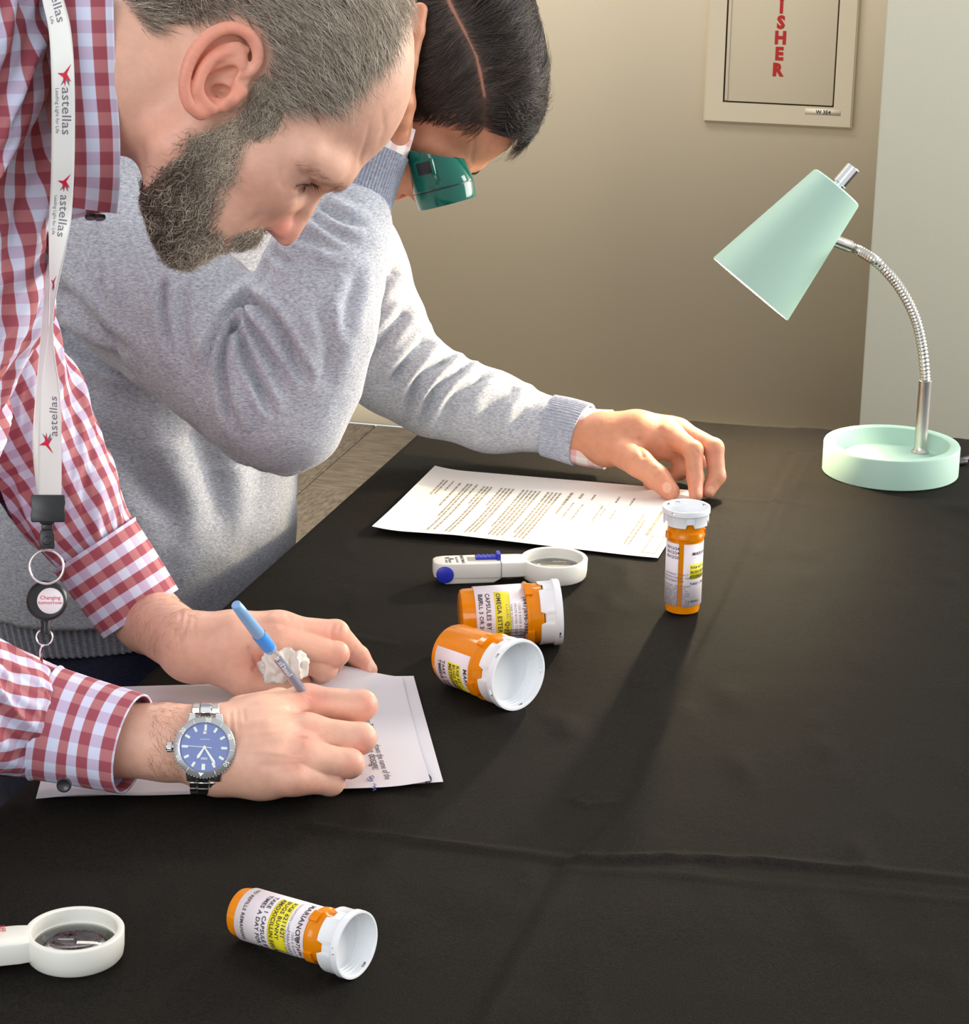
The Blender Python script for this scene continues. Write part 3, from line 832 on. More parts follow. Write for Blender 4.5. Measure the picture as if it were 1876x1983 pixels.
# the sheet the second man reads
PC = [atz(842, 913), atz(1356, 957), atz(1274, 1087), atz(720, 1035)]
hP = lambda a, b: .0034 + .004 * np.clip((b - .55) / .45, 0, 1) ** 2 * np.clip(1 - np.abs(a - .3) / .6, 0, 1) + .003 * np.clip(1 - a / .12, 0, 1) ** 2
sh = thing('printed_sheet', 'printed letter lying in the pool of lamp light under the reaching hand', 'paper', tuple(sum(PC) / 4))
sheet('page', None, PC, hP, M_PAPER2, sh)
rnd = random.Random(11)
tv, tf = [], []
def dash(a, b0, b1, th):
    """one printed line broken into words; a along the page, b from the far edge to the near edge"""
    b = b0
    while b < b1:
        w = min(rnd.uniform(.012, .045), b1 - b); 
        q = [(a - th, b), (a + th, b), (a + th, b + w), (a - th, b + w)]
        n = len(tv); tv.extend(sheet_pt(PC, hP, [p[0] for p in q], [p[1] for p in q]).tolist()); tf.append((n, n + 1, n + 2, n + 3)); b += w + rnd.uniform(.006, .011)
for a, b0, b1, th in [(.075, .18, .42, .003), (.088, .18, .40, .003), (.112, .18, .33, .003), (.142, .20, .56, .0036),
                      (.172, .2, .72, .0036), (.185, .2, .95, .0036), (.206, .2, .93, .0036), (.236, .22, .5, .0036), (.250, .22, .96, .0036), (.264, .22, .95, .0036),
                      (.302, .22, .50, .0036), (.317, .22, .94, .0036), (.331, .22, .93, .0036), (.346, .22, .92, .0036), (.384, .22, .80, .0036), (.399, .22, .94, .0036), (.414, .22, .93, .0036), (.429, .22, .94, .0036), (.444, .22, .93, .0036),
                      (.476, .22, .86, .0036), (.491, .22, .94, .0036), (.506, .22, .93, .0036), (.521, .22, .94, .0036), (.560, .2, .53, .0052), (.592, .35, .57, .0036), (.600, .2, .28, .005), (.628, .36, .60, .0034), (.645, .2, .28, .0036),
                      (.70, .36, .58, .003), (.715, .40, .5, .003), (.735, .2, .30, .003), (.755, .4, .55, .003), (.79, .2, .32, .003), (.86, .42, .86, .0032), (.876, .5, .87, .0036), (.915, .36, .72, .006), (.985, .2, .3, .003)]:
    dash(a, b0, b1, th)
for q in ([(.935, .72), (.938, .72), (.938, .95), (.935, .95)], [(.978, .72), (.981, .72), (.981, .95), (.978, .95)], [(.935, .945), (.981, .945), (.981, .95), (.935, .95)], [(.935, .72), (.981, .72), (.981, .725), (.935, .725)]):
    n = len(tv); tv.extend(sheet_pt(PC, hP, [p[0] for p in q], [p[1] for p in q]).tolist()); tf.append((n, n+1, n+2, n+3))
tag(mesh_np('page_print', np.array(tv), tf, M_TYPE, sh, smooth=False), kind='stuff')
# worksheet under the writing hand, one leaf below it
WC = [atz(128, 1347), atz(778, 1328), atz(833, 1534), atz(70, 1561)]
def wa(p):    # page coordinates of a table point
    p = np.asarray(p)[:2]; o = WC[3][:2]; ex = (WC[2] - WC[3])[:2]; ey = (WC[0] - WC[3])[:2]
    return np.linalg.solve(np.array([ex, ey]).T, p - o) * [1, 1]
lift_c = wa(atz(655, 1318))
def hW(a, b):
    v = 1 - b
    near = np.exp(-((a - lift_c[0]) / .17) ** 2) * np.clip((v - .62) / .38, 0, 1) ** 1.5
    corner_ = .004 * np.clip((a - .86) / .14, 0, 1) ** 2 * np.clip((b - .7) / .3, 0, 1)
    return .0052 + .0150 * near + corner_ + .0025 * np.exp(-((a - .12) / .1) ** 2) * b
hW2 = lambda a, b: .0030 + .0012 * np.clip((a - .9) / .1, 0, 1) + .0050 * np.exp(-((a - lift_c[0]) / .17) ** 2) * np.clip((.38 - b) / .38, 0, 1) ** 1.5
WC2 = [c + (atz(858, 1524) - atz(833, 1534)) for c in WC]
ws = thing('worksheet', 'white worksheet being written on beneath the watch hand', 'paper', tuple(sum(WC) / 4))
sheet('page', None, WC, hW, M_PAPER, ws)
ws2 = thing('loose_sheet', 'white sheet showing as a margin under the worksheet, black arc printed near its corner', 'paper', tuple(sum(WC2) / 4))
sheet('page', None, WC2, hW2, M_PAPER, ws2)
def sheet_text(txt, p0, p1, C, hf, m, parent, name, bold=.0, size=None):
    """line of lettering from photo point p0 to p1, laid on the sheet"""
    A0, A1 = atz(*p0, .005), atz(*p1, .005); d = unit((A1 - A0) * A3(1, 1, 0)); up = A3(-d[1], d[0], 0); Lw = np.linalg.norm(A1 - A0)
    V, F = text_verts(txt, 1.0, bold=bold); k = Lw / V[:, 0].max(); ky = size if size else k
    P = A0 + V[:, :1] * k * d + V[:, 1:2] * ky * up
    ab = np.array([wa(p) for p in P])
    a, b = ab[:, 0], 1 - ab[:, 1]
    P[:, 2] = hf(a, b) + .0004
    return mesh_np(name, P, F, m, parent, smooth=False)
M_PT = mat('printed_type', srgb(70, 68, 74), .7); M_BIRO = mat('blue_biro', srgb(70, 72, 150), .6)
sheet_text('Magnifier Table. Write down the name of the', (700, 1375), (746, 1511), WC, hW, M_PT, ws, 'page_print')
sheet_text('drug and the dosage:', (697, 1408), (722, 1492), WC, hW, M_PT, ws, 'page_print')
sheet_text('end', (620, 1518), (630, 1530), WC, hW, M_PT, ws, 'page_print')
for p0, p1 in (((682, 1455), (700, 1500)), ((672, 1465), (684, 1508)), ((657, 1470), (668, 1511))):
    MB().tube([atz(*p0, .0058), atz(*p1, .0058)], .00018, 6).build('answer_line', M_PT, ws)
for path in ([(715, 1503), (719, 1508), (724, 1505), (720, 1502), (716, 1506), (722, 1512), (713, 1511), (711, 1508)], [(722, 1518), (728, 1519), (723, 1523), (727, 1524), (721, 1527), (728, 1528), (722, 1531)]):
    MB().tube(spline([atz(*p, .0058) for p in path], 40), .00022, 6).build('handwriting', M_BIRO, ws)
MB().tube(spline([atz(*p, .0046) for p in [(819, 1498), (827, 1500), (833, 1506), (833, 1512), (825, 1516)]], 30), .0009, 8).build('printed_arc', mat('arc_ink', srgb(50, 38, 52), .6), ws2)
# ================================================================== people: shared materials and tools
def attr_color_mat(name, rough, attr='tone', **kw):
    m = mat(name, (.8, .6, .5), rough, **kw)
    a = node(m, 'ShaderNodeAttribute'); a.attribute_name = attr
    tc = node(m, 'ShaderNodeTexCoord')
    n = node(m, 'ShaderNodeTexNoise'); n.inputs['Scale'].default_value = 130; n.inputs['Detail'].default_value = 5; lk(m, tc.outputs['Object'], n.inputs['Vector'])
    mr = node(m, 'ShaderNodeMapRange'); mr.inputs['From Min'].default_value = .3; mr.inputs['From Max'].default_value = .7
    mr.inputs['To Min'].default_value = .94; mr.inputs['To Max'].default_value = 1.06; lk(m, n.outputs['Fac'], mr.inputs['Value'])
    vm = node(m, 'ShaderNodeVectorMath', operation='SCALE'); lk(m, a.outputs['Vector'], vm.inputs[0]); lk(m, mr.outputs[0], vm.inputs['Scale'])
    lk(m, vm.outputs[0], bsdf(m).inputs['Base Color'])
    return m
M_SKIN = attr_color_mat('skin', .48)
bsdf(M_SKIN).inputs['Subsurface Weight'].default_value = .22
bsdf(M_SKIN).inputs['Subsurface Radius'].default_value = (1.0, .35, .2)
bsdf(M_SKIN).inputs['Subsurface Scale'].default_value = .0045
bsdf(M_SKIN).inputs['Specular IOR Level'].default_value = .4
_b1 = bump(M_SKIN, 900, .00022, .5, 2); bump(M_SKIN, 320, .0004, .45, 4, prev=_b1)
M_HAIR = attr_color_mat('hair', .55); bsdf(M_HAIR).inputs['Specular IOR Level'].default_value = .22

def strands(name, roots, nrm, dirs, length, lift, tone, parent, width=.00022, segs=5, curl=0.0, curln=1.5, droop=0.0, mat_=None, seed=0, path=None, down=None):
    """hair as thin tapering three-sided strands grown from the roots"""
    n = len(roots); rg = np.random.RandomState(seed)
    D = dirs - nrm * (dirs * nrm).sum(1)[:, None]; D /= np.linalg.norm(D, axis=1)[:, None] + 1e-9
    S = np.cross(nrm, D)
    L = np.broadcast_to(length, (n,)).astype(float); lf = np.broadcast_to(lift, (n,)).astype(float)
    t = np.linspace(0, 1, segs + 1)
    ph = rg.rand(n) * 6.28; cs = (rg.rand(n) - .5) * 2
    pts = []
    for q in t:
        h = lf * (q - .55 * q * q) * 1.0
        c = np.broadcast_to(curl, (n,)) * L * q
        p = roots + D * (L * q)[:, None] + nrm * (L * h - L * droop * q * q)[:, None] \
            + S * (c * np.sin(ph + curln * 6.28 * q) + cs * .12 * L * q)[:, None] + nrm * (np.abs(c) * .6 * np.cos(ph * 1.7 + curln * 6.28 * q))[:, None]
        if down is not None: p = p + down[None] * (L * q * q)[:, None]
        pts.append(p)
    return strand_mesh(name, np.stack(pts, 1), tone, parent, width, mat_)
def strand_mesh(name, P, tone, parent, width, mat_=None):
    n, m = P.shape[:2]
    T = np.gradient(P, axis=1); T /= np.linalg.norm(T, axis=2)[..., None] + 1e-12
    rnd_ = np.random.RandomState(3).randn(n, 1, 3)
    X = np.cross(T, rnd_); X /= np.linalg.norm(X, axis=2)[..., None] + 1e-12
    Y = np.cross(T, X)
    w = np.asarray(width) * (1 - .75 * np.linspace(0, 1, m) ** 1.5)
    w = np.broadcast_to(w if w.ndim == 1 else w, (n, m)) if np.ndim(width) == 0 else np.asarray(width)[:, None] * (1 - .75 * np.linspace(0, 1, m) ** 1.5)[None]
    V = np.stack([P + (math.cos(a) * X + math.sin(a) * Y) * w[..., None] for a in (0, 2.094, 4.189)], 2)    # n,m,3,3
    idx = np.arange(n * m * 3).reshape(n, m, 3)
    F = []
    for k in range(3):
        k2 = (k + 1) % 3
        F.append(np.stack([idx[:, :-1, k], idx[:, :-1, k2], idx[:, 1:, k2], idx[:, 1:, k]], -1).reshape(-1, 4))
    tn = np.repeat(np.asarray(tone)[:, None], m * 3, 1).reshape(-1, 3)
    return mesh_np(name, V.reshape(-1, 3), np.concatenate(F), mat_ or M_HAIR, parent, True, {'tone': tn})
def sample_faces(V, F, N, n, keep, seed=0):
    """n random points on the faces whose centre passes keep(); returns points, normals"""
    rg = np.random.RandomState(seed)
    c = V[F].mean(1); m = np.where(keep(c, N[F].mean(1)))[0]
    ar = np.linalg.norm(np.cross(V[F[m, 2]] - V[F[m, 0]], V[F[m, 3]] - V[F[m, 1]]), axis=1)
    pick = m[np.searchsorted(np.cumsum(ar) / ar.sum(), rg.rand(n))]
    a, b = rg.rand(n), rg.rand(n); f = F[pick]
    P = ((1-a)*(1-b))[:, None]*V[f[:, 0]] + (a*(1-b))[:, None]*V[f[:, 1]] + (a*b)[:, None]*V[f[:, 2]] + ((1-a)*b)[:, None]*V[f[:, 3]]
    q = N[f].mean(1); return P, q / (np.linalg.norm(q, axis=1)[:, None] + 1e-9)

# ------------------------------------------------------------------ a man's head, in units of about a third of a millimetre
# axes: a forward from the ear, d down from the ear, w sideways
HA, HD = np.array([.4108, .9117]), np.array([-.9117, .4108])
def pq2ad(p, q):
    x, y = np.asarray(p, float) - 425, np.asarray(q, float) - 140
    return HA[0] * x + HA[1] * y, HD[0] * x + HD[1] * y
PROFILE = [(650, -330), (760, -120), (789, 0), (798, 28), (806, 80), (804, 139), (795, 194), (781, 229), (753, 277), (712, 319), (690, 344), (672, 358), (650, 368), (628, 374),
           (618, 385), (611, 398), (598, 421), (581, 447), (567, 469), (557, 478), (546, 478), (536, 471), (526, 460), (512, 446), (506, 441), (500, 452), (490, 462), (477, 470), (462, 470), (450, 464),
           (447, 474), (437, 482), (422, 479), (404, 478), (391, 486), (364, 497), (345, 500), (328, 495), (312, 478), (298, 455), (284, 424), (276, 400), (266, 378), (246, 360), (225, 354), (100, 372), (-160, 420), (-160, -400)]
PROF_AD = np.stack(pq2ad(*np.array(PROFILE, float).T), 1)
def pqw(p, q, w):
    a, d = pq2ad(p, q); return (float(a), float(d), w)
def head_sdf():
    U = union([ell((-11, -169, 0), (288, 219, 213)),
               ell((140, -20, 0), (140, 150, 168)),
               ell((190, 30, 0), (112, 150, 118)),
               ell((170, -2, 118), (70, 46, 58)), ell((226, -4, 74), (44, 50, 46)),
               chain([(35, 0, 158), (80, 128, 132), (180, 176, 92), (262, 200, 34)], [40, 50, 52, 52], 20),
               ell((258, 200, 0), (52, 52, 72)), ell((235, 100, 0), (86, 78, 104)), ell((150, 150, 0), (110, 70, 100))], 60)
    neck = chain([(20, -20, 0), (-118, 268, 0), (-190, 400, 0)], [140, 158, 162], 40)
    brow = chain([(258, -128, 0), (262, -124, 60), (240, -112, 112), (196, -92, 150)], [30, 31, 29, 26], 20)
    nose = union([ell((268, -84, 0), (40, 52, 50)), chain([(282, -92, 0), (312, -48, 0), (333, 0, 0), (336, 16, 0)], [25, 27, 32, 32], 12), ell((298, 26, 36), (36, 31, 20)), ell((290, 28, 0), (52, 24, 30))], 18)
    nostril = ell(pqw(524, 456, 46), (9, 21, 18), np.array([[.267, .965, 0], [.965, -.267, 0], [0, 0, 1]]))
    alar = chain([pqw(521, 400, 54), pqw(503, 420, 50), pqw(500, 440, 42), pqw(505, 450, 32)], [5, 8, 8, 5], 3)
    socket = ell((288, -66, 92), (40, 27, 56))
    lid = ell((220, -62, 88), (38, 34, 37))
    lipU = chain([(300, 112, 62), (313, 101, 34), (318, 99, 0)], [7, 12, 13], 6)
    lipL = chain([(299, 116, 58), (309, 126, 30), (313, 128, 0)], [7, 13, 14], 6)
    mouth = chain([(304, 113, 66), (322, 113, 30), (330, 113, 0)], [4, 4, 4])
    # ear
    oul = np.array([(450, 36), (480, 45), (497, 70), (503, 100), (500, 128), (484, 150), (470, 176), (440, 190), (410, 206), (386, 210), (366, 196), (352, 166), (350, 140), (357, 110), (374, 80), (398, 55), (424, 41)], float)
    oul = oul + (np.array([432, 122]) - oul) * .06
    oul = spline(np.concatenate([oul, oul[:1]]), 90)[:-1]
    OUL = np.stack(pq2ad(*oul.T), 1)
    def wp(P):
        p = 425 + HA[0] * P[:, 0] + HD[0] * P[:, 1]
        return 206 + 40 * np.clip((495 - p) / 140, 0, 1.1)
    def E(p, q, dw=0.0):
        w = 206 + 40 * min(max((495 - p) / 140, 0), 1.1); return pqw(p, q, w + dw)
    def smooth_chain(pts, rad, n, k): 
        q = spline(np.concatenate([np.array(pts), np.array(rad)[:, None]], 1), n); return chain(q[:, :3], q[:, 3].tolist(), k)
    helix = smooth_chain([E(452, 132, -4), E(478, 128, 4), E(494, 108, 9), E(493, 78, 11), E(477, 56, 12), E(451, 46, 12), E(424, 51, 12), E(398, 68, 12), E(376, 96, 12), E(364, 128, 11), E(362, 158, 9), E(371, 184, 6), E(388, 196, 4)], [8, 9, 11, 12, 12, 12, 12, 12, 12, 11, 11, 12, 14], 36, 2)
    anti = smooth_chain([E(474, 86, -3), E(448, 88, 3), E(422, 94, 6), E(402, 112, 8), E(390, 136, 8), E(387, 160, 7), E(398, 181, 6), E(412, 190, 6)], [8, 9, 11, 12, 12, 12, 12, 11], 22, 2)
    anti2 = chain([E(470, 106, -6), E(446, 104, 0), E(420, 98, 5)], [6, 8, 9], 4)
    lobe = ell(E(392, 192, 0), (18, 16, 12))
    tragus = chain([E(462, 160, 2), E(446, 172, 8), E(430, 186, 4)], [15, 14, 12], 6)
    concha = union([ell(E(424, 146, 6), (24, 30, 26)), ell(E(440, 128, 2), (12, 20, 22))], 8)
    canal = ell(E(428, 160, -10), (12, 20, 30), np.array([[.8, .6, 0], [-.6, .8, 0], [0, 0, 1]]))
    fossa = smooth_chain([E(484, 100, -2), E(486, 82, -2), E(474, 66, 0), E(448, 62, 2), E(416, 72, 4), E(392, 98, 5), E(378, 130, 4)], [9, 9, 9, 8, 8, 7, 6], 20, 2)
    def f(P0):
        P = P0.copy(); P[:, 2] = np.abs(P[:, 2])
        d = U(P)
        d = smin(d, brow(P), 46)
        d = smin(d, nose(P), 16)
        d = smax(d, -socket(P), 26)
        d = smin(d, lid(P), 10)
        d = smin(d, lipU(P), 10); d = smin(d, lipL(P), 10)
        d = smax(d, -mouth(P), 5)
        d = smin(d, neck(P), 50)
        d = smax(d, poly2(P), 16)
        d = smax(d, -nostril(P), 5)
        d = smax(d, -alar(P), 9)
        # ear: thin plate, helix, antihelix, tragus, with the concha hollowed out
        near = (P[:, 2] > 150) & (np.abs(P[:, 0] + 10) < 170) & (np.abs(P[:, 1] - 10) < 170)
        if near.any():
            Q = P[near]; w = wp(Q)
            e = smax(poly_sdf(Q[:, :2].astype(float), OUL).astype(np.float32) + 2, np.abs(Q[:, 2] - w + 4) - 9, 8)
            root = smax(poly_sdf(Q[:, :2].astype(float), OUL).astype(np.float32) + 22, np.abs(Q[:, 2] - 190) - 40, 14)
            e = smin(e, root, 10)
            e = smin(e, helix(Q), 7); e = smin(e, lobe(Q), 10)
            e = smax(e, -fossa(Q), 8)
            e = smin(e, anti(Q), 7); e = smin(e, anti2(Q), 5)
            e = smax(e, -concha(Q), 9)
            e = smin(e, tragus(Q), 8)
            x = smin(d[near], e, 10)
            x = smax(x, -canal(Q), 6)
            d[near] = x
        return d
    # the traced side outline as a 2-D distance field, looked up
    g = 4.0; lo = PROF_AD.min(0) - 80; nx, ny = np.ceil((PROF_AD.max(0) + 80 - lo) / g).astype(int)
    GX, GY = np.meshgrid(lo[0] + np.arange(nx) * g, lo[1] + np.arange(ny) * g, indexing='ij')
    T = poly_sdf(np.stack([GX.ravel(), GY.ravel()], 1), PROF_AD).reshape(nx, ny).astype(np.float32)
    def poly2(P):
        u = np.clip((P[:, :2] - lo) / g, 0, [nx - 1.01, ny - 1.01]); i = u.astype(int); r = u - i
        i0, j0 = i[:, 0], i[:, 1]
        return ((T[i0, j0] * (1 - r[:, 0]) + T[i0 + 1, j0] * r[:, 0]) * (1 - r[:, 1]) + (T[i0, j0 + 1] * (1 - r[:, 0]) + T[i0 + 1, j0 + 1] * r[:, 0]) * r[:, 1]).astype(np.float32)
    return f
_hf = head_sdf()
HV, HF = mesh_sdf(_hf, (-330, -420, -262), (390, 440, 262), 3.3, newton=1)
HN = vnormals(HV, HF)
Hpq = np.stack([425 + HA[0] * HV[:, 0] + HD[0] * HV[:, 1], 140 + HA[1] * HV[:, 0] + HD[1] * HV[:, 1]], 1)   # side-view coordinates
# fine relief: forehead and eye creases
def carve(V, N, line, depth, width, near=True):
    d, pos = poly_dist(Hpq, line); k = np.exp(-(d / width) ** 2) * np.sin(np.clip(pos, 0.02, .98) * math.pi) ** .5
    k = k * (np.abs(V[:, 2]) > 18)
    return V - N * (depth * k)[:, None]
for line, dp, wd in (([(566, 300), (580, 322), (604, 342), (634, 356)], 4.5, 4), ([(556, 345), (566, 354), (590, 356), (610, 358)], 2.5, 4),
                     ([(540, 300), (536, 330), (544, 352)], 2.0, 5), ([(560, 372), (580, 372), (600, 364)], 1.6, 5),
                     ([(706, 222), (700, 262), (690, 300), (690, 318)], 2.0, 5), ([(730, 200), (736, 240), (724, 280)], 1.4, 6),
                     ([(500, 395), (488, 410), (470, 424)], 2.0, 8)):
    HV = carve(HV, HN, line, dp, wd)
# lids: a thin slit between them
HV = carve(HV, HN, [(568, 344), (580, 345), (596, 351), (611, 357)], 4.0, 2.6)
HN = vnormals(HV, HF)

def head_tone(base, beard=None, hair=None, rosy=1.0):
    t = np.tile(np.array(base), (len(HV), 1))
    def blend(m, c): 
        nonlocal t
        t = t * (1 - m[:, None]) + np.array(c) * m[:, None]
    def spot(c, r, k, colr): 
        blend(k * np.exp(-(((Hpq - c) / r) ** 2).sum(1)), colr)
    red = srgb(214, 112, 96)
    ear = (np.abs(HV[:, 2]) > 214) & (np.abs(Hpq[:, 0] - 425) < 90)
    er = np.clip((np.abs(HV[:, 2]) - 205) / 30, 0, 1) * (np.abs(Hpq[:, 0] - 428) < 84) * (np.abs(Hpq[:, 1] - 122) < 95)
    blend(er * .55 * rosy, srgb(226, 128, 104))
    spot((543, 440), (38, 34), .55 * rosy, red); spot((500, 350), (60, 50), .12 * rosy, red)
    spot((470, 466), (20, 14), .5, srgb(196, 104, 100)); spot((436, 478), (16, 12), .5, srgb(196, 104, 100))
    spot((590, 338), (30, 20), .22, srgb(160, 104, 86)); spot((330, 250), (70, 60), .18 * rosy, red)
    if beard is not None:
        k = np.clip(-poly_sdf(Hpq, beard) / 22, 0, 1); blend(.55 * k, srgb(104, 82, 70))
    if hair is not None:
        k = np.clip(-poly_sdf(Hpq, hair) / 16, 0, 1); blend(.8 * k, srgb(98, 84, 74))
    d, pos = poly_dist(Hpq, [(568, 344), (580, 345), (596, 351), (611, 357)])
    blend(.85 * np.exp(-(d / 3.2) ** 2) * (np.abs(HV[:, 2]) > 40), srgb(66, 44, 40))
    return t

def place_head(pq0, Yc, scale, inplane=0.0, roll=0.0, yaw=0.0, at_px=None, anchor=(560, 200)):
    """returns local->world map. inplane turns the face further down, roll tips the crown to the camera, yaw turns the face away"""
    px, py = at_px
    d0 = unit(ray(px, py)); Rr = unit(CR - d0 * (CR @ d0)); Dn = np.cross(d0, Rr); 
    if Dn @ CU > 0: Dn = -Dn
    W = -d0
    c, s = math.cos(inplane), math.sin(inplane)
    rot = lambda v: np.array([c * v[0] - s * v[1], s * v[0] + c * v[1]])
    a2, d2 = rot(HA), rot(HD)
    A = a2[0] * Rr + a2[1] * Dn; D = d2[0] * Rr + d2[1] * Dn
    c, s = math.cos(roll), math.sin(roll)
    D, W = c * D - s * W, c * W + s * D
    c, s = math.cos(yaw), math.sin(yaw)
    A, W = c * A - s * W, c * W + s * A
    a0, dd0 = pq2ad(*anchor); origin = at(px, py, Yc)
    def f(V): return origin + ((V[:, :1] - a0) * A + (V[:, 1:2] - dd0) * D + V[:, 2:3] * W) * scale
    return f, A, D, W
# ================================================================== the man in the gingham shirt
SKIN1 = srgb(224, 174, 150)
man = thing('person', 'man with a grey beard in a red gingham shirt, bending over a worksheet and writing', 'person', tuple(at(60, 700, 1.66)))
H1Y = 1.60
h1_scale = float((at(560, 200, H1Y) - CO) @ CF) / CAM_F
h1, A1, D1, W1 = place_head(None, H1Y, h1_scale, 0, 0, math.radians(5), at_px=(560, 200))
BEARD = [(494, 166), (470, 204), (505, 236), (488, 262), (477, 294), (462, 330), (449, 352), (434, 396), (424, 420), (440, 440), (456, 436), (476, 430), (500, 428), (512, 446), (508, 470), (470, 486), (440, 470), (452, 462), (434, 462), (424, 478), (448, 500), (391, 500), (330, 520), (290, 480), (262, 400), (256, 372), (272, 352), (297, 325), (336, 277), (360, 240), (392, 222), (430, 208), (466, 186)]
HAIR = [(222, -60), (245, 0), (272, 40), (304, 72), (330, 50), (380, 44), (420, 38), (450, 28), (486, 38), (506, 70), (512, 104), (508, 132), (494, 166), (490, 196), (530, 206), (600, 204), (645, 198), (668, 190), (690, 160), (735, 122), (756, 84), (770, 40), (780, 0), (780, -60), (740, -200), (600, -330), (300, -330)]
HW1 = h1(HV)
HF1 = HF if np.dot(np.cross(A1, D1), W1) > 0 else HF[:, ::-1]
tone1 = head_tone(SKIN1, BEARD, HAIR)

# ---- hands, modelled finger by finger
def hand_sdf(palm, fingers, kp=.010, kf=.009, cuts=()):
    base = union(palm, kp)
    fs = [chain(p, r, .0035) for p, r in fingers]
    def f(P):
        b = base(P); out = b
        for q in fs: out = np.minimum(out, smin(b, q(P), kf))
        for c in cuts: out = smax(out, -c(P), .002)
        return out
    return f
def hand_mesh(f, pts, pad=.03, h=.0011):
    p = np.array(pts); return mesh_sdf(f, p.min(0) - pad, p.max(0) + pad, h, newton=2)
def px_carve(V, N, lines, cam_only=True):
    """grooves or ridges along lines given by photo points on the surface facing the viewer"""
    q = proj(V); view = ((CO - V) * N).sum(1) / np.linalg.norm(CO - V, axis=1)
    for line, depth, width in lines:
        d, pos = poly_dist(q, line)
        k = np.exp(-(d / width) ** 2) * np.clip(view * 4, 0, 1) * np.clip(np.minimum(pos, 1 - pos) * 8, 0, 1)
        V = V - N * (depth * k)[:, None]
    return V
def tone_spots(V, base, spots):
    t = np.tile(np.array(base), (len(V), 1)); q = proj(V)
    for (c, r, k, colr) in spots:
        m = k * np.exp(-(((q - c) / r) ** 2).sum(1)); t = t * (1 - m[:, None]) + np.array(colr) * m[:, None]
    return t
RED_SK = srgb(216, 122, 106)

# right hand, writing: (photo x, photo y, height above table)
def Z(x, y, z): return atz(x, y, z)
R_fing = [([Z(598, 1362, .048), Z(700, 1366, .050), Z(672, 1398, .022), Z(652, 1412, .014)], [.0128, .0112, .0092, .0075]),          # index
          ([Z(598, 1420, .046), Z(698, 1430, .041), Z(672, 1442, .020), Z(648, 1440, .010)], [.0125, .0110, .0090, .0076]),          # middle
          ([Z(590, 1466, .038), Z(676, 1478, .030), Z(648, 1480, .014), Z(620, 1470, .010)], [.0120, .0104, .0086, .0074]),          # ring
          ([Z(566, 1505, .028), Z(640, 1514, .017), Z(612, 1514, .0085), Z(590, 1500, .0085)], [.0112, .0096, .0078, .0068]),        # little
          ([Z(470, 1385, .036), Z(540, 1366, .036), Z(610, 1385, .026), Z(650, 1405, .015)], [.0150, .0125, .0105, .0085])]          # thumb, mostly hidden
R_palm = [chain([Z(225, 1431, .046), Z(330, 1438, .043), Z(410, 1446, .040)], [.0275, .0258, .0242], .01),
          chain([Z(410, 1418, .044), Z(500, 1400, .046), Z(592, 1366, .045)], [.0195, .0190, .0150], .01),
          chain([Z(415, 1448, .040), Z(510, 1438, .044), Z(592, 1422, .043)], [.0210, .0190, .0150], .01),
          chain([Z(420, 1468, .034), Z(510, 1468, .036), Z(584, 1466, .036)], [.0200, .0180, .0145], .01),
          chain([Z(430, 1486, .028), Z(510, 1494, .026), Z(562, 1502, .026)], [.0190, .0180, .0140], .01),
          ell(Z(500, 1420, .030), (.030, .025, .018))]
fR = hand_sdf(R_palm, R_fing, .014, .008)
RV, RF = hand_mesh(fR, [p for f in R_fing for p in f[0]] + [Z(225, 1431, .046), Z(430, 1490, .01)])
RN = vnormals(RV, RF)
RV = px_carve(RV, RN, [([(446, 1372), (449, 1420), (447, 1460)], .0012, 4), ([(459, 1368), (463, 1415), (460, 1450)], .0011, 4), ([(470, 1370), (474, 1400)], .0007, 4),
                       ([(592, 1346), (588, 1362), (592, 1380)], -.0012, 14), ([(594, 1415), (592, 1430)], -.0012, 14), ([(572, 1462), (572, 1478)], -.001, 13),
                       ([(520, 1398), (560, 1388), (590, 1375)], .0007, 9), ([(500, 1440), (560, 1440), (590, 1440)], .0009, 10), ([(500, 1482), (550, 1484), (580, 1482)], .0009, 10),
                       ([(470, 1425), (540, 1415), (585, 1412)], -.0007, 5), ([(465, 1450), (530, 1458), (570, 1462)], -.0006, 5),
                       ([(690, 1352), (688, 1372), (684, 1386)], .0005, 3), ([(698, 1350), (697, 1372)], .0004, 3), ([(630, 1338), (626, 1355)], .0004, 4), ([(500, 1350), (530, 1345), (560, 1340)], .0006, 4)])
RV[:, 2] = np.maximum(RV[:, 2], .0062)
RT = tone_spots(RV, SKIN1, [((605, 1350), (34, 26), .5, RED_SK), ((600, 1425), (26, 24), .4, RED_SK), ((575, 1478), (30, 24), .3, RED_SK), ((716, 1362), (20, 26), .45, RED_SK), ((706, 1440), (22, 22), .4, RED_SK), ((680, 1490), (24, 22), .4, RED_SK), ((600, 1528), (60, 14), .3, RED_SK)])

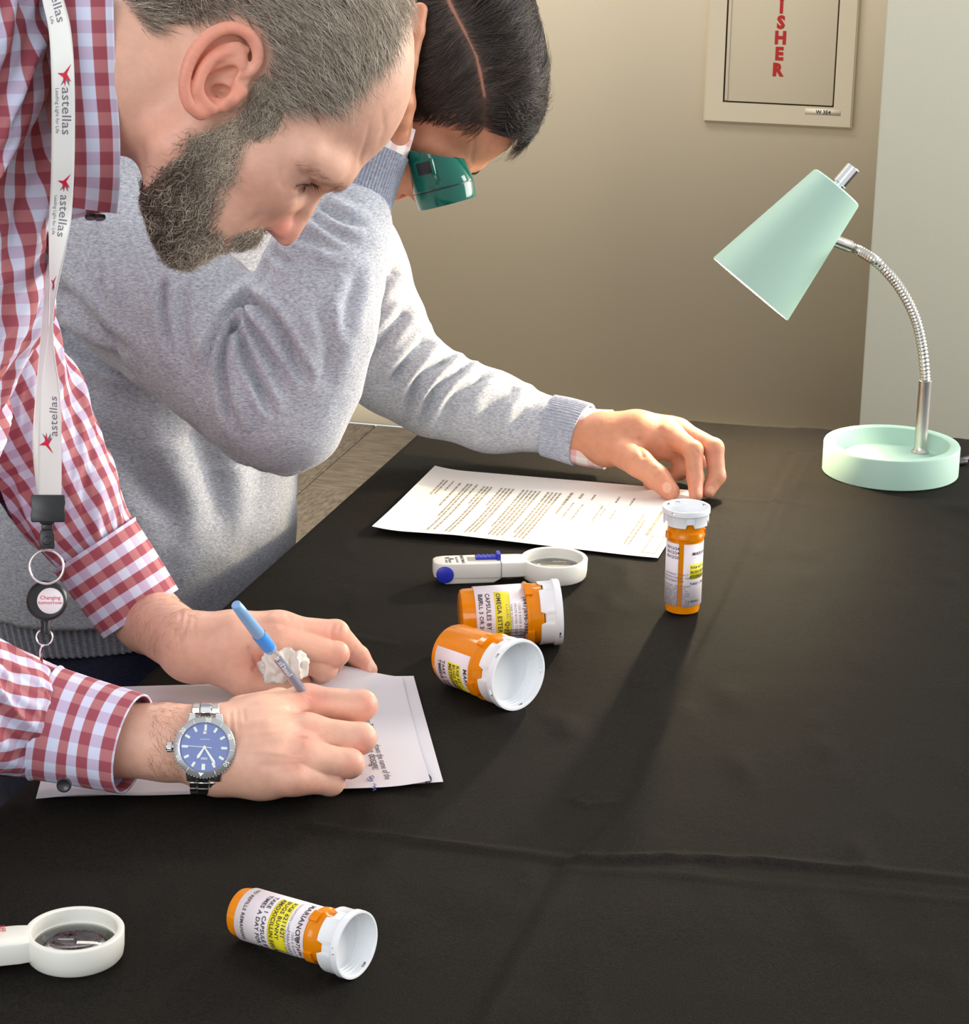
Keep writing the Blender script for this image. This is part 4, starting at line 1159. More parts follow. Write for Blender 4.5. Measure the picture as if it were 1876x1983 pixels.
# left hand, steadying the paper and pinching a tissue
L_fing = [([Z(545, 1222, .060), Z(650, 1226, .052), Z(694, 1272, .022), Z(714, 1297, .0125)], [.0125, .0103, .0086, .0070]),           # index
          ([Z(540, 1240, .056), Z(652, 1266, .042), Z(642, 1290, .018), Z(614, 1302, .011)], [.0118, .0094, .0082, .0074]),             # middle
          ([Z(530, 1250, .048), Z(628, 1292, .030), Z(618, 1310, .012), Z(590, 1312, .010)], [.0120, .0102, .0086, .0075]),             # ring
          ([Z(500, 1256, .038), Z(580, 1300, .016), Z(590, 1312, .009), Z(560, 1316, .009)], [.0115, .0095, .0080, .0070]),             # little
          ([Z(428, 1270, .040), Z(470, 1310, .026), Z(532, 1322, .019), Z(580, 1322, .014)], [.0185, .0150, .0118, .0090])]             # thumb
L_palm = [chain([at(215, 1130, 1.80), at(290, 1200, 1.785), Z(368, 1252, .046)], [.0285, .0265, .0245], .01),
          chain([Z(372, 1246, .050), Z(450, 1232, .056), Z(540, 1218, .058)], [.0235, .0185, .0140], .01),
          chain([Z(380, 1262, .040), Z(440, 1260, .044), Z(530, 1236, .054)], [.0225, .0190, .0150], .01),
          chain([Z(400, 1262, .034), Z(450, 1285, .030)], [.0200, .0180], .01),
          chain([Z(460, 1240, .040), Z(520, 1250, .040)], [.018, .015], .01)]
fL = hand_sdf(L_palm, L_fing, .013, .010)
LV, LF = hand_mesh(fL, [p for f in L_fing for p in f[0]] + [at(215, 1130, 1.80)])
LN = vnormals(LV, LF)
LV = px_carve(LV, LN, [([(352, 1180), (348, 1206), (332, 1238)], .0010, 4), ([(366, 1186), (360, 1216), (346, 1244)], .0010, 4), ([(378, 1194), (374, 1220)], .0007, 4),
                       ([(478, 1250), (492, 1272), (500, 1290), (486, 1300)], .0016, 5), ([(500, 1264), (520, 1256), (545, 1252)], .0010, 6),
                       ([(646, 1204), (640, 1224), (646, 1246)], .0005, 4), ([(660, 1206), (655, 1226)], .0005, 3), ([(690, 1250), (682, 1262), (676, 1270)], .0005, 3),
                       ([(520, 1190), (534, 1206), (536, 1226)], -.0008, 10), ([(552, 1188), (566, 1200)], .0008, 6), ([(520, 1312), (528, 1326), (526, 1338)], .0006, 3)])
LV[:, 2] = np.maximum(LV[:, 2], .0052)
LT = tone_spots(LV, SKIN1, [((640, 1222), (60, 26), .3, RED_SK), ((706, 1290), (22, 26), .4, RED_SK), ((660, 1275), (26, 24), .35, RED_SK), ((500, 1285), (30, 26), .4, RED_SK), ((560, 1215), (30, 24), .25, RED_SK)])
# nail of the index finger
def nail_tone(V, T, c, r, colr): 
    q = proj(V); k = .6 * np.clip(2.2 - 2.2 * (((q - c) / r) ** 2).sum(1), 0, 1); return T * (1 - k[:, None]) + np.array(colr) * k[:, None]
LT = nail_tone(LV, LT, (717, 1291), (5.5, 10), srgb(240, 206, 190))

# trunk and upper arms under the shirt carry head and hands
core = union([chain([at(215, 190, 1.61), at(80, 230, 1.67), at(-180, 300, 1.66), at(-250, 700, 1.65), at(-390, 1050, 1.67)], [.036, .034, .050, .060, .070], .03),
              chain([at(-140, 420, 1.70), at(-100, 520, 1.765), at(-70, 600, 1.80), at(40, 790, 1.815), at(215, 1130, 1.80)], [.034, .034, .033, .030, .0255], .01),
              chain([at(-220, 420, 1.58), Z(-300, 1250, .17) + A3(.008, .028, -.024), Z(-90, 1345, .095), Z(50, 1391, .062), Z(225, 1431, .046)], [.04, .030, .027, .0245, .0225], .02)], .02)
cp = np.array([at(215, 190, 1.61), at(-390, 1050, 1.68), at(-60, 480, 1.72), Z(-300, 1250, .17), at(215, 1130, 1.80), Z(225, 1431, .046)])
CV, CFc = mesh_sdf(core, cp.min(0) - .11, cp.max(0) + .11, .006, newton=1)
def join_np(parts):
    V, F, T, n = [], [], [], 0
    for v, f, t in parts: V.append(v); F.append(f + n); T.append(t); n += len(v)
    return np.concatenate(V), np.concatenate(F), np.concatenate(T)
BV, BF, BT = join_np([(HW1, HF1[(Hpq[HF1][:, :, 0] > 150).all(1)], tone1), (RV, RF, RT), (LV, LF, LT), (CV, CFc, np.tile(np.array(SKIN1), (len(CV), 1)))])
mesh_np('body', BV, BF, M_SKIN, man, True, {'tone': BT})

# ---- hair, beard, eyebrow
HNW = vnormals(HW1, HF1)
def pq_of(P):   # side-view coordinates of world points on head 1
    a0, d0 = pq2ad(560, 200); o = h1(np.array([[a0, d0, 0.]]))[0]; q = (P - o) / h1_scale
    a, d, w = q @ A1 + a0, q @ D1 + d0, q @ W1
    return np.stack([425 + HA[0] * a + HD[0] * d, 140 + HA[1] * a + HD[1] * d], 1), w
def keep_in(poly, wmin=-400):
    def k(c, n):
        pq, w = pq_of(c); return in_poly(pq, poly) & (w > wmin)
    return k
pdir, qdir = unit(h1(np.array([[HA[0], HD[0], 0.]]))[0] - h1(np.zeros((1, 3)))[0]), unit(h1(np.array([[HA[1], HD[1], 0.]]))[0] - h1(np.zeros((1, 3)))[0])
def dirs_pq(v): return v[:, :1] * pdir + v[:, 1:2] * qdir
def jit(n, s, seed): return np.random.RandomState(seed).randn(n, 3) * s
P_, N_ = sample_faces(HW1, HF1, HNW, 26000, keep_in(HAIR), 1)
pq, w_ = pq_of(P_)
ok = (np.abs(w_) < 203) | (np.hypot(pq[:, 0] - 428, pq[:, 1] - 122) > 98); edge_ = np.clip(-poly_sdf(pq, HAIR) / 14, 0, 1); ok &= np.random.RandomState(77).rand(len(pq)) < .12 + .88 * edge_; P_, N_, pq, w_ = P_[ok], N_[ok], pq[ok], w_[ok]
n_ = len(P_); rg = np.random.RandomState(2)
ux = np.clip((pq[:, 0] - 320) / 420, 0, 1)
dv = np.stack([.92 - .75 * ux ** 2 - .5 * np.clip((330 - pq[:, 0]) / 90, 0, 1), .38 + .62 * ux ** 2 + .5 * np.clip((330 - pq[:, 0]) / 90, 0, 1)], 1)
front = np.clip((pq[:, 0] - 560) / 200, 0, 1) * np.clip((160 - pq[:, 1]) / 160, 0, 1)
grey = np.clip(.30 + .38 * np.clip((pq[:, 0] - 400) / 330, 0, 1) + .34 * rg.randn(n_), 0, 1)[:, None]
tone = (1 - grey) * np.array(srgb(98, 77, 60)) + grey * np.array(srgb(228, 216, 198))
strands('hair', P_, N_, dirs_pq(dv) + jit(n_, .22, 3), .010 + .007 * rg.rand(n_) + .005 * front, .42 + .2 * rg.rand(n_), tone, man, .00018, 5, .05, .8, seed=4)
BF2 = [(494, 166), (470, 204), (508, 236), (486, 262), (474, 294), (460, 330), (446, 352), (430, 396), (422, 420), (440, 444), (424, 478), (440, 500), (391, 510), (330, 520), (290, 480), (262, 400), (256, 372), (272, 352), (297, 325), (336, 277), (360, 240), (392, 222), (430, 208), (466, 186)]
MOUST = [(446, 440), (470, 434), (500, 426), (520, 442), (512, 470), (480, 486), (452, 470)]
CHINP = [(300, 460), (330, 440), (380, 440), (415, 440), (430, 470), (420, 500), (380, 520), (320, 520)]
def beard_patch(poly, n, seed, dirf, L0, L1, lift, curl, gfun, soft=26):
    P, N = sample_faces(HW1, HF1, HNW, n, keep_in(poly, -230), seed); q, w = pq_of(P); r = np.random.RandomState(seed)
    keep = r.rand(len(P)) < .06 + .94 * np.clip(-poly_sdf(q, poly) / soft, 0, 1) ** 1.3; P, N, q, w = P[keep], N[keep], q[keep], w[keep]
    g = np.clip(gfun(q) + .22 * r.randn(len(P)), 0, 1)[:, None]
    t = (1 - g) * np.array(srgb(68, 46, 34)) + g * np.array(srgb(236, 220, 198))
    return P, N, dirs_pq(dirf(q)) + jit(len(P), .38, seed + 1), L0 + (L1 - L0) * r.rand(len(P)), t
def cat(*ps): return [np.concatenate([p[i] for p in ps]) for i in range(5)]
gb = lambda q: np.clip(.12 + (q[:, 0] - 335) / 210 + np.clip((330 - q[:, 1]) / 200, 0, 1) * .30, .04, .80)
b1 = beard_patch(BF2, 17000, 11, lambda q: np.stack([-.75 - 0 * q[:, 0], .55 + .3 * np.clip((q[:, 1] - 300) / 150, 0, 1)], 1), .006, .0125, .5, .2, gb)
b2 = beard_patch(CHINP, 4200, 13, lambda q: np.stack([np.full(len(q), .45), np.full(len(q), .8)], 1), .008, .0150, .5, .2, lambda q: np.clip(.15 + (q[:, 0] - 310) / 130, .05, .8))
b3 = beard_patch(MOUST, 4200, 15, lambda q: np.stack([np.full(len(q), -.25), np.full(len(q), .95)], 1), .007, .0125, .4, .15, lambda q: .55 + 0 * q[:, 0])
b4 = beard_patch([(486, 150), (514, 120), (552, 200), (545, 232), (505, 250), (470, 246), (455, 215)], 2600, 17, lambda q: np.stack([np.full(len(q), -.35), np.full(len(q), .9)], 1), .006, .011, .35, .15, lambda q: .5 + 0 * q[:, 0], 12)
b5 = beard_patch(BF2, 700, 19, lambda q: np.stack([-.5 + 0 * q[:, 0], .7 + 0 * q[:, 0]], 1), .012, .018, .6, .3, lambda q: .85 + 0 * q[:, 0], 30)
bP, bN, bD, bL, bT = cat(b1, b2, b3, b4, b5)
strands('beard', bP, bN, bD, bL, .45, bT, man, .00018, 7, .24, 1.3, seed=6)['kind'] = 'stuff'
eP, eN = sample_faces(HW1, HF1, HNW, 420, keep_in([(574, 292), (590, 300), (630, 328), (672, 352), (676, 366), (660, 366), (628, 346), (594, 322), (574, 304)]), 21)
strands('eyebrow', eP, eN, dirs_pq(np.tile([[-.85, -.5]], (len(eP), 1))) + jit(len(eP), .3, 5), .0065, .25, np.tile(np.array(srgb(172, 136, 110)), (len(eP), 1)), man, .00010, 4, .05, .5, seed=8)['kind'] = 'stuff'
eP, eN = sample_faces(HW1, HF1, HNW, 90, keep_in([(576, 342), (596, 346), (614, 353), (612, 359), (594, 354), (576, 348)]), 22)
strands('eyelash', eP, eN, dirs_pq(np.tile([[.35, .9]], (len(eP), 1))) + jit(len(eP), .2, 5), .0055, .9, np.tile(np.array(srgb(60, 44, 38)), (len(eP), 1)), man, .00011, 4, .0, .5, seed=9)['kind'] = 'stuff'
# fine hair on the forearms
def arm_hair(V, F, poly, n, dvec, seed, name):
    N = vnormals(V, F)
    P, Nn = sample_faces(V, F, N, n, lambda c, m: in_poly(proj(c), poly) & (((CO - c) * m).sum(1) > -.3), seed)
    D = dvec[0] * CR[None] - dvec[1] * CU[None] + jit(len(P), .3, seed)
    return P, Nn, D
p1 = arm_hair(LV, LF, [(275, 1140), (345, 1150), (400, 1200), (350, 1260), (290, 1260), (220, 1200)], 260, (.3, .75), 31, '')
p2 = arm_hair(RV, RF, [(295, 1345), (345, 1345), (350, 1505), (280, 1505)], 240, (.35, .8), 32, '')
aP, aN, aD = [np.concatenate([p1[i], p2[i]]) for i in range(3)]
strands('arm_hair', aP, aN, aD, .007, .18, np.tile(np.array(srgb(150, 108, 84)), (len(aP), 1)), man, .00006, 4, .05, .5, seed=12)['kind'] = 'stuff'

# ---- gingham shirt
def gingham():
    m = mat('red_gingham_cotton', (.8, .8, .8), .8)
    a = node(m, 'ShaderNodeAttribute'); a.attribute_name = 'weave'
    s = node(m, 'ShaderNodeSeparateXYZ'); lk(m, a.outputs['Vector'], s.inputs[0])
    def stripe(out, ph):
        ad = node(m, 'ShaderNodeMath', operation='MULTIPLY_ADD'); ad.inputs[1].default_value = 1 / .0176; ad.inputs[2].default_value = ph; lk(m, out, ad.inputs[0])
        fr = node(m, 'ShaderNodeMath', operation='FRACT'); lk(m, ad.outputs[0], fr.inputs[0])
        r = node(m, 'ShaderNodeValToRGB'); e = r.color_ramp.elements
        e[0].position = .47; e[0].color = (0, 0, 0, 1); e[1].position = .50; e[1].color = (1, 1, 1, 1)
        x = e.new(.97); x.color = (1, 1, 1, 1); y = e.new(1.0); y.color = (0, 0, 0, 1)
        lk(m, fr.outputs[0], r.inputs[0]); return r
    w, h = stripe(s.outputs[0], .1), stripe(s.outputs[1], .35)
    m1 = node(m, 'ShaderNodeMix', data_type='RGBA'); m1.inputs['A'].default_value = (*srgb(216, 220, 242), 1); m1.inputs['B'].default_value = (*srgb(186, 116, 120), 1); lk(m, w.outputs[0], m1.inputs[0])
    m2 = node(m, 'ShaderNodeMix', data_type='RGBA'); m2.inputs['A'].default_value = (*srgb(202, 186, 212), 1); m2.inputs['B'].default_value = (*srgb(160, 76, 88), 1); lk(m, w.outputs[0], m2.inputs[0])
    m3 = node(m, 'ShaderNodeMix', data_type='RGBA'); lk(m, h.outputs[0], m3.inputs[0]); lk(m, m1.outputs['Result'], m3.inputs['A']); lk(m, m2.outputs['Result'], m3.inputs['B'])
    lk(m, m3.outputs['Result'], bsdf(m).inputs['Base Color'])
    bump(m, 1400, .0002, .3, 2)
    return m
M_GING = gingham()
def folds(v, u, V, ang, seed, amp, freq, skew=.4, ring=0.0, rf=60):
    """soft cloth folds running mostly along the tube with some gathering round it"""
    P = np.stack([u * freq[0] + v * skew * freq[0], v * freq[1], np.zeros_like(u)], -1).reshape(-1, 3)
    n = fbm(P, 1.0, 3, seed).reshape(u.shape); n2 = noise3(P * [.6, 1.5, 1], 1.0, seed + 9).reshape(u.shape)
    d = amp * (1 - 2 * np.abs(n)) + amp * .5 * n2
    if ring: d = d + ring * np.sin(v * rf + 2.5 * n2 + 1.4 * np.sin(ang + seed)) * (.5 + .5 * np.sin(ang * 1.0 + seed))
    return d
def two_sided(V, F, th):
    N = vnormals(V, F); n = len(V); return np.concatenate([V, V - N * th]), np.concatenate([F, F[:, ::-1] + n])
def garment(name, C, RA, RB, up, nr, ns, parent, disp=None, warp=.002, seed=0, th=0.0012, swap=False, off=(0, 0), a0=0.0, a1=2*math.pi, material=None, rim=True, axis=None):
    V, F, uv = loft(C, RA, RB, up, nr, ns, disp, a0, a1, axis)
    N = vnormals(V, F)
    if (N * (V - V.mean(0))).sum() < 0: F = F[:, ::-1]; N = -N
    uv = uv + np.array([off[0], off[1], 0])
    if warp:
        uv = uv + np.stack([noise3(uv, 22, seed) * warp, noise3(uv, 22, seed + 3) * warp, 0 * uv[:, 0]], 1)
    if swap: uv = uv[:, [1, 0, 2]]
    n = len(V); V2 = np.concatenate([V, V - N * th]); F2 = np.concatenate([F, F[:, ::-1] + n])
    i0 = np.arange(ns - 1); e = (nr - 1) * ns
    rimF = [np.stack([i0, i0 + 1, i0 + 1 + n, i0 + n], 1), np.stack([e + i0 + 1, e + i0, e + i0 + n, e + i0 + 1 + n], 1)]
    F2 = np.concatenate([F2] + rimF)
    return mesh_np(name, V2, F2, material or M_GING, parent, True, {'weave': np.concatenate([uv, uv])})
toC = unit(CO - at(0, 700, 1.65))
SP = .000345
# trunk of the shirt: right edge follows the chest that hangs over the table
def trunk_disp(v, u, V, ang):
    return folds(v, u, V, ang, 3, .0085, (21, 8), .5) + .003 * np.sin(v * 46 + np.sin(u * 14) * 2.6) - .002
rows = [(-330, -60, 1.62), (-300, -20, 1.615), (-220, 50, 1.61), (-60, 95, 1.61), (120, 108, 1.615), (260, 106, 1.62), (380, 96, 1.62), (480, 84, 1.625), (560, 94, 1.63), (640, 88, 1.635), (720, 52, 1.64), (860, -20, 1.65), (1050, -70, 1.66), (1300, -90, 1.67)]
hw = [.004, .052, .080, .098, .104, .106, .108, .11, .112, .114, .115, .12, .13, .14]
sc = lambda Y: Y * 1.03 / CAM_F
shirt = garment('shirt', [at(x - w / sc(Y), y, Y) for (y, x, Y), w in zip(rows, hw)], hw, [.004, .060, .095, .118, .12, .115, .11, .105, .10, .098, .098, .10, .11, .12], toC, 230, 300, man, trunk_disp, .0035, 1, axis=A3(0, 0, -1))
# left sleeve (far arm) and its cuff
ls_c = [at(-125, 430, 1.72), at(-100, 520, 1.765), at(-70, 600, 1.80), at(-10, 700, 1.81), at(40, 790, 1.815), at(80, 868, 1.815), at(118, 945, 1.81), at(160, 1020, 1.805), at(184, 1056, 1.803)]
upL = unit(CO - at(100, 900, 1.8))
def slL(v, u, V, ang):
    return folds(v, u, V, ang, 11, .0035, (30, 9), .5, .0018, 85) - .002 * np.clip((v - (v.max() - .02)) / .02, 0, 1)
garment('sleeve', ls_c, [.060, .058, .056, .055, .052, .0475, .0430, .0385, .0350], [.056, .053, .050, .050, .048, .044, .041, .038, .035], upL, 210, 190, shirt, slL, .0016, 5)
garment('cuff', [at(182, 1054, 1.803), at(228, 1122, 1.797), at(273, 1189, 1.79)], [.0392, .0375, .0358], [.0384, .037, .035], upL, 60, 150, shirt,
        lambda v, u, V, ang: .0010 * np.sin(ang * 2 + v * 30) + .0012 * np.exp(-(v / .002) ** 2), .0004, 6, .0016, off=(.003, .004), swap=True)
# right sleeve (near arm) and its cuff
_sh, _el = at(-220, 400, 1.58), Z(-300, 1250, .17)
rs_c = [_sh, _sh + (_el - _sh) * .3, _sh + (_el - _sh) * .62, _sh + (_el - _sh) * .88, _el + A3(.004, .02, -.022), Z(-180, 1308, .125), Z(-90, 1345, .095), Z(-10, 1374, .074), Z(50, 1391, .062), Z(92, 1401, .057)]
upR = unit(CO - Z(100, 1400, .05))
def slR(v, u, V, ang):
    return folds(v, u, V, ang, 21, .0042, (34, 9), .35, .0022, 75) - .002 * np.clip((v - (v.max() - .02)) / .02, 0, 1)
garment('sleeve', rs_c, [.066, .062, .057, .054, .053, .052, .049, .0455, .0410, .0375], [.066, .060, .054, .050, .048, .044, .042, .040, .038, .036], upR, 260, 190, shirt, slR, .0016, 9)
garment('cuff', [Z(88, 1400, .0575), Z(170, 1420, .052), Z(258, 1441, .0485)], [.0405, .0375, .0348], [.0385, .0355, .0328], upR, 60, 150, shirt,
        lambda v, u, V, ang: .0008 * np.sin(ang * 2 + v * 20) + .0012 * np.exp(-(v / .002) ** 2), .0004, 12, .0016, off=(.006, .003), swap=True)
M_BTN = mat('black_button', (.02, .018, .02), .3)
bp = Z(124, 1520, .036); bN = unit(CO - bp)
MB().lathe([(0, .0012), (.0030, .0012), (.0042, .0020), (.0050, .0014), (.0050, -.0015), (0, -.0015)], 28, frame_z(bp + bN * .008, bN * .6 + A3(0, -.6, 0))).build('button', M_BTN, shirt)
# collar leaf round the neck
def collar():
    rows_, n = [], 90
    top = spline([(218, -70), (221, 60), (226, 170), (232, 255), (233, 330), (230, 385), (226, 414)], n)      # neck edge
    bot = spline([(112, -70), (122, 60), (132, 170), (140, 255), (143, 330), (142, 372), (140, 402)], n)      # leaf edge
    V = []; uv = []
    m = 26; Lr = np.concatenate([[0], np.cumsum(np.linalg.norm(np.diff(top, axis=0), axis=1))]) * SP
    for i in range(n):
        s = i / (n - 1)
        y0 = top[i][1]
        # half-round about the neck axis: nearest to the viewer at its middle
        bulge = math.sqrt(max(0.0, 1 - ((y0 - 170) / 265) ** 2))
        for j in range(m):
            t = j / (m - 1)
            p = top[i] * (1 - t) + bot[i] * t
            roll_ = .006 * math.sin(t * math.pi) + .010 * t
            Y = 1.608 - .074 * bulge - roll_ + .006 * (1 - bulge)
            V.append(at(p[0], p[1], Y)); uv.append((t * .031, Lr[i], 0))
    i = np.arange(n - 1)[:, None] * m + np.arange(m - 1)[None]
    F = np.stack([i, i + 1, i + m + 1, i + m], -1).reshape(-1, 4)
    V = np.array(V); N = vnormals(V, F)
    if (N * (CO - V)).sum() < 0: F = F[:, ::-1]; N = -N
    k = len(V); V2 = np.concatenate([V, V - N * .0022]); F2 = [F, F[:, ::-1] + k]
    e = list(range(m)) + [r * m + m - 1 for r in range(1, n)] + [(n - 1) * m + c for c in range(m - 2, -1, -1)] + [r * m for r in range(n - 2, 0, -1)]
    e = np.array(e); e2 = np.roll(e, -1); F2.append(np.stack([e, e2, e2 + k, e + k], 1))
    uv = np.array(uv)
    mesh_np('collar', V2, np.concatenate(F2), M_GING, shirt, True, {'weave': np.concatenate([uv, uv]) + A3(.002, 0, 0)})
    # the stand behind the leaf, closing round the throat
    V = []; uv = []; n2 = 120
    for i in range(n2):
        a = -math.pi * .62 + i / (n2 - 1) * math.pi * 1.9
        for t in (0, 1/3, 2/3, 1):
            x = 214 - 92 * t; r = .072 + .006 * t
            y = 176 + math.sin(a) * (r / SP) * 1.12; Y = 1.606 - math.cos(a) * r * .9
            V.append(at(x, y, Y)); uv.append((t * .03, a * .07, 0))
    i = np.arange(n2 - 1)[:, None] * 4 + np.arange(3)[None]
    F = np.stack([i, i + 1, i + 5, i + 4], -1).reshape(-1, 4); V = np.array(V); N = vnormals(V, F); k = len(V)
    uv = np.array(uv)
    mesh_np('collar_stand', np.concatenate([V, V - N * .0012]), np.concatenate([F, F[:, ::-1] + k]), M_GING, shirt, True, {'weave': np.concatenate([uv, uv])})
collar()
for x, y in ((176, 421), (193, 422)):
    p = at(x, y, 1.585); MB().lathe([(0, .001), (.0036, .001), (.0042, .0004), (.0042, -.0012), (0, -.0012)], 24, frame_z(p, A3(.1, -.5, -.8))).build('button', M_BTN, shirt)
# ================================================================== the second man, in the grey sweater
SKIN2 = srgb(210, 146, 114)
man2 = thing('person', 'dark-haired man in a grey sweater peering down through a green eye loupe', 'person', tuple(at(250, 800, 2.25)))
H2Y = 2.17; G2 = (918, 336)
h2_scale = h1_scale * .985
h2, A2, D2, W2 = place_head(None, H2Y, h2_scale, math.radians(11), math.radians(20), math.radians(2), at_px=G2, anchor=(676, 352))
tone2 = head_tone(SKIN2, None, None, .5)
HAIR2 = [(222, -60), (245, 0), (304, 72), (420, 38), (486, 38), (512, 100), (505, 150), (488, 205), (526, 222), (566, 214), (606, 196), (650, 186), (690, 196), (730, 216), (760, 222), (800, 190), (860, 120), (860, -380), (300, -380)]
HF2 = HF1 if np.dot(np.cross(A2, D2), W2) * np.dot(np.cross(A1, D1), W1) > 0 else HF1[:, ::-1]
_k = np.clip(-poly_sdf(Hpq, HAIR2) / 14, 0, 1)[:, None]; 
keepv = ~((HV[:, 1] > 130) & (HV[:, 0] < 60))
HW2 = h2(HV); q2 = proj(HW2)
PART = [(850, -60), (872, 10), (900, 62), (922, 108), (932, 150), (938, 186)]
pd_, _ = poly_dist(q2, PART)
_k = _k * (1 - .62 * np.exp(-(pd_ / (2.6 + 1.8 * noise3(HW2, 60, 4))) ** 2))[:, None]
tone2 = tone2 * (1 - .9 * _k) + np.array(srgb(46, 38, 34)) * .9 * _k
HN2 = vnormals(HW2, HF2)
def pq_of2(P):
    a0, d0 = pq2ad(676, 352); o = h2(np.array([[a0, d0, 0.]]))[0]; q = (P - o) / h2_scale
    a, d, w = q @ A2 + a0, q @ D2 + d0, q @ W2
    return np.stack([425 + HA[0] * a + HD[0] * d, 140 + HA[1] * a + HD[1] * d], 1), w

# hand on the table (his left), thumb towards the viewer
G_fing = [([Z(1290, 838, .056), Z(1342, 872, .050), Z(1346, 925, .024), Z(1347, 958, .0105)], [.0122, .0098, .0084, .0070]),           # index
          ([Z(1318, 838, .056), Z(1382, 868, .050), Z(1388, 922, .024), Z(1371, 951, .0105)], [.0122, .0100, .0086, .0072]),           # middle
          ([Z(1316, 852, .050), Z(1352, 890, .028), Z(1318, 912, .014), Z(1276, 926, .0105)], [.0118, .0100, .0086, .0074]),            # ring, folded under
          ([Z(1300, 862, .042), Z(1325, 905, .020), Z(1296, 922, .010), Z(1258, 936, .0090)], [.0108, .0090, .0078, .0068]),            # little
          ([Z(1180, 860, .044), Z(1236, 896, .036), Z(1272, 924, .024), Z(1297, 951, .0115)], [.0175, .0142, .0122, .0098])]            # thumb
G_palm = [chain([at(1020, 815, 2.325), at(1110, 838, 2.305), Z(1172, 850, .046)], [.0250, .0245, .0240], .01),
          chain([Z(1172, 842, .052), Z(1230, 832, .058), Z(1296, 832, .056)], [.0215, .0180, .0140], .01),
          chain([Z(1180, 850, .046), Z(1240, 846, .052), Z(1312, 842, .054)], [.0210, .0185, .0140], .01),
          chain([Z(1180, 862, .040), Z(1236, 872, .036)], [.0200, .0165], .01),
          chain([Z(1220, 850, .046), Z(1290, 862, .044)], [.0180, .0150], .01)]
fG = hand_sdf(G_palm, G_fing, .013, .008)
GV, GF = hand_mesh(fG, [p for f in G_fing for p in f[0]] + [at(1020, 815, 2.325)])
GN = vnormals(GV, GF)
GV = px_carve(GV, GN, [([(1262, 912), (1268, 918), (1278, 916)], .0007, 3), ([(1258, 906), (1266, 908), (1272, 906)], .0006, 3), ([(1236, 846), (1240, 870), (1248, 890)], .0014, 6),
                       ([(1280, 820), (1288, 832), (1280, 846)], -.001, 10), ([(1332, 866), (1344, 870), (1354, 880)], .0005, 3)])
GV[:, 2] = np.maximum(GV[:, 2], .0032)
GT = tone_spots(GV, SKIN2, [((1285, 945), (18, 20), .3, RED_SK), ((1350, 945), (14, 26), .3, RED_SK), ((1385, 880), (18, 22), .25, RED_SK), ((1290, 830), (20, 16), .2, RED_SK)])
GT = nail_tone(GV, GT, (1291, 944), (10, 12), srgb(240, 190, 160)); GT = nail_tone(GV, GT, (1353, 952), (4.5, 11), srgb(236, 180, 150)); GT = nail_tone(GV, GT, (1376, 948), (8, 8), srgb(236, 180, 150))
# raised hand (his right), its fingers along his temple behind the other man's forehead
wR = at(735, 286, 2.112)
K_fing = [([at(776, 200, 2.10), at(788, 120, 2.10), at(804, 60, 2.105), at(813, 20, 2.11)], [.011, .0095, .0082, .007]),
          ([at(758, 200, 2.105), at(764, 118, 2.105), at(774, 54, 2.11), at(782, 10, 2.12)], [.011, .0098, .0085, .007]),
          ([at(740, 204, 2.11), at(740, 130, 2.11), at(744, 70, 2.12), at(748, 34, 2.125)], [.0105, .0095, .008, .007]),
          ([at(724, 214, 2.115), at(718, 156, 2.115), at(718, 110, 2.12), at(720, 80, 2.125)], [.0095, .0085, .0075, .0065]),
          ([at(760, 258, 2.10), at(772, 226, 2.09), at(778, 196, 2.085), at(780, 172, 2.085)], [.0125, .0115, .0105, .0085])]
K_palm = [chain([at(690, 400, 2.09), wR, at(745, 250, 2.115)], [.025, .0235, .022], .01), chain([at(748, 250, 2.11), at(772, 204, 2.10)], [.02, .0145], .01),
          chain([at(744, 250, 2.11), at(754, 204, 2.105)], [.02, .0145], .01), chain([at(736, 250, 2.115), at(728, 216, 2.115)], [.019, .0135], .01)]
fK = hand_sdf(K_palm, K_fing, .012, .008)
KV, KF = hand_mesh(fK, [p for f in K_fing for p in f[0]] + [at(690, 400, 2.09)], h=.0016)
core2 = union([chain([h2(np.array([[-60., 120., 0.]]))[0], at(430, 360, 2.24), at(330, 470, 2.26), at(260, 800, 2.26), at(240, 1160, 2.25)], [.062, .062, .08, .105, .10], .04),
               chain([at(180, 440, 2.14), at(400, 680, 2.06), at(556, 812, 2.045), at(610, 640, 2.06), at(690, 400, 2.09)], [.05, .036, .028, .030, .024], .01),
               chain([at(580, 430, 2.38), at(740, 690, 2.34), at(900, 775, 2.335), at(1020, 815, 2.325)], [.04, .033, .028, .0245], .01)], .03)
cp = np.array([at(430, 360, 2.24), at(240, 1160, 2.25), at(180, 440, 2.14), at(1020, 815, 2.325), at(690, 400, 2.09), h2(np.array([[-60., 120., 0.]]))[0]])
C2V, C2F = mesh_sdf(core2, cp.min(0) - .13, cp.max(0) + .13, .006, newton=1)
fk = keepv[HF2].all(1)
BV2, BF2_, BT2 = join_np([(HW2, HF2[fk], tone2), (GV, GF, GT), (KV, KF, np.tile(np.array(SKIN2), (len(KV), 1))), (C2V, C2F, np.tile(np.array(SKIN2), (len(C2V), 1)))])
mesh_np('body', BV2, BF2_, M_SKIN, man2, True, {'tone': BT2})

M_HAIR2 = attr_color_mat('glossy_dark_hair', .38); bsdf(M_HAIR2).inputs['Specular IOR Level'].default_value = .6
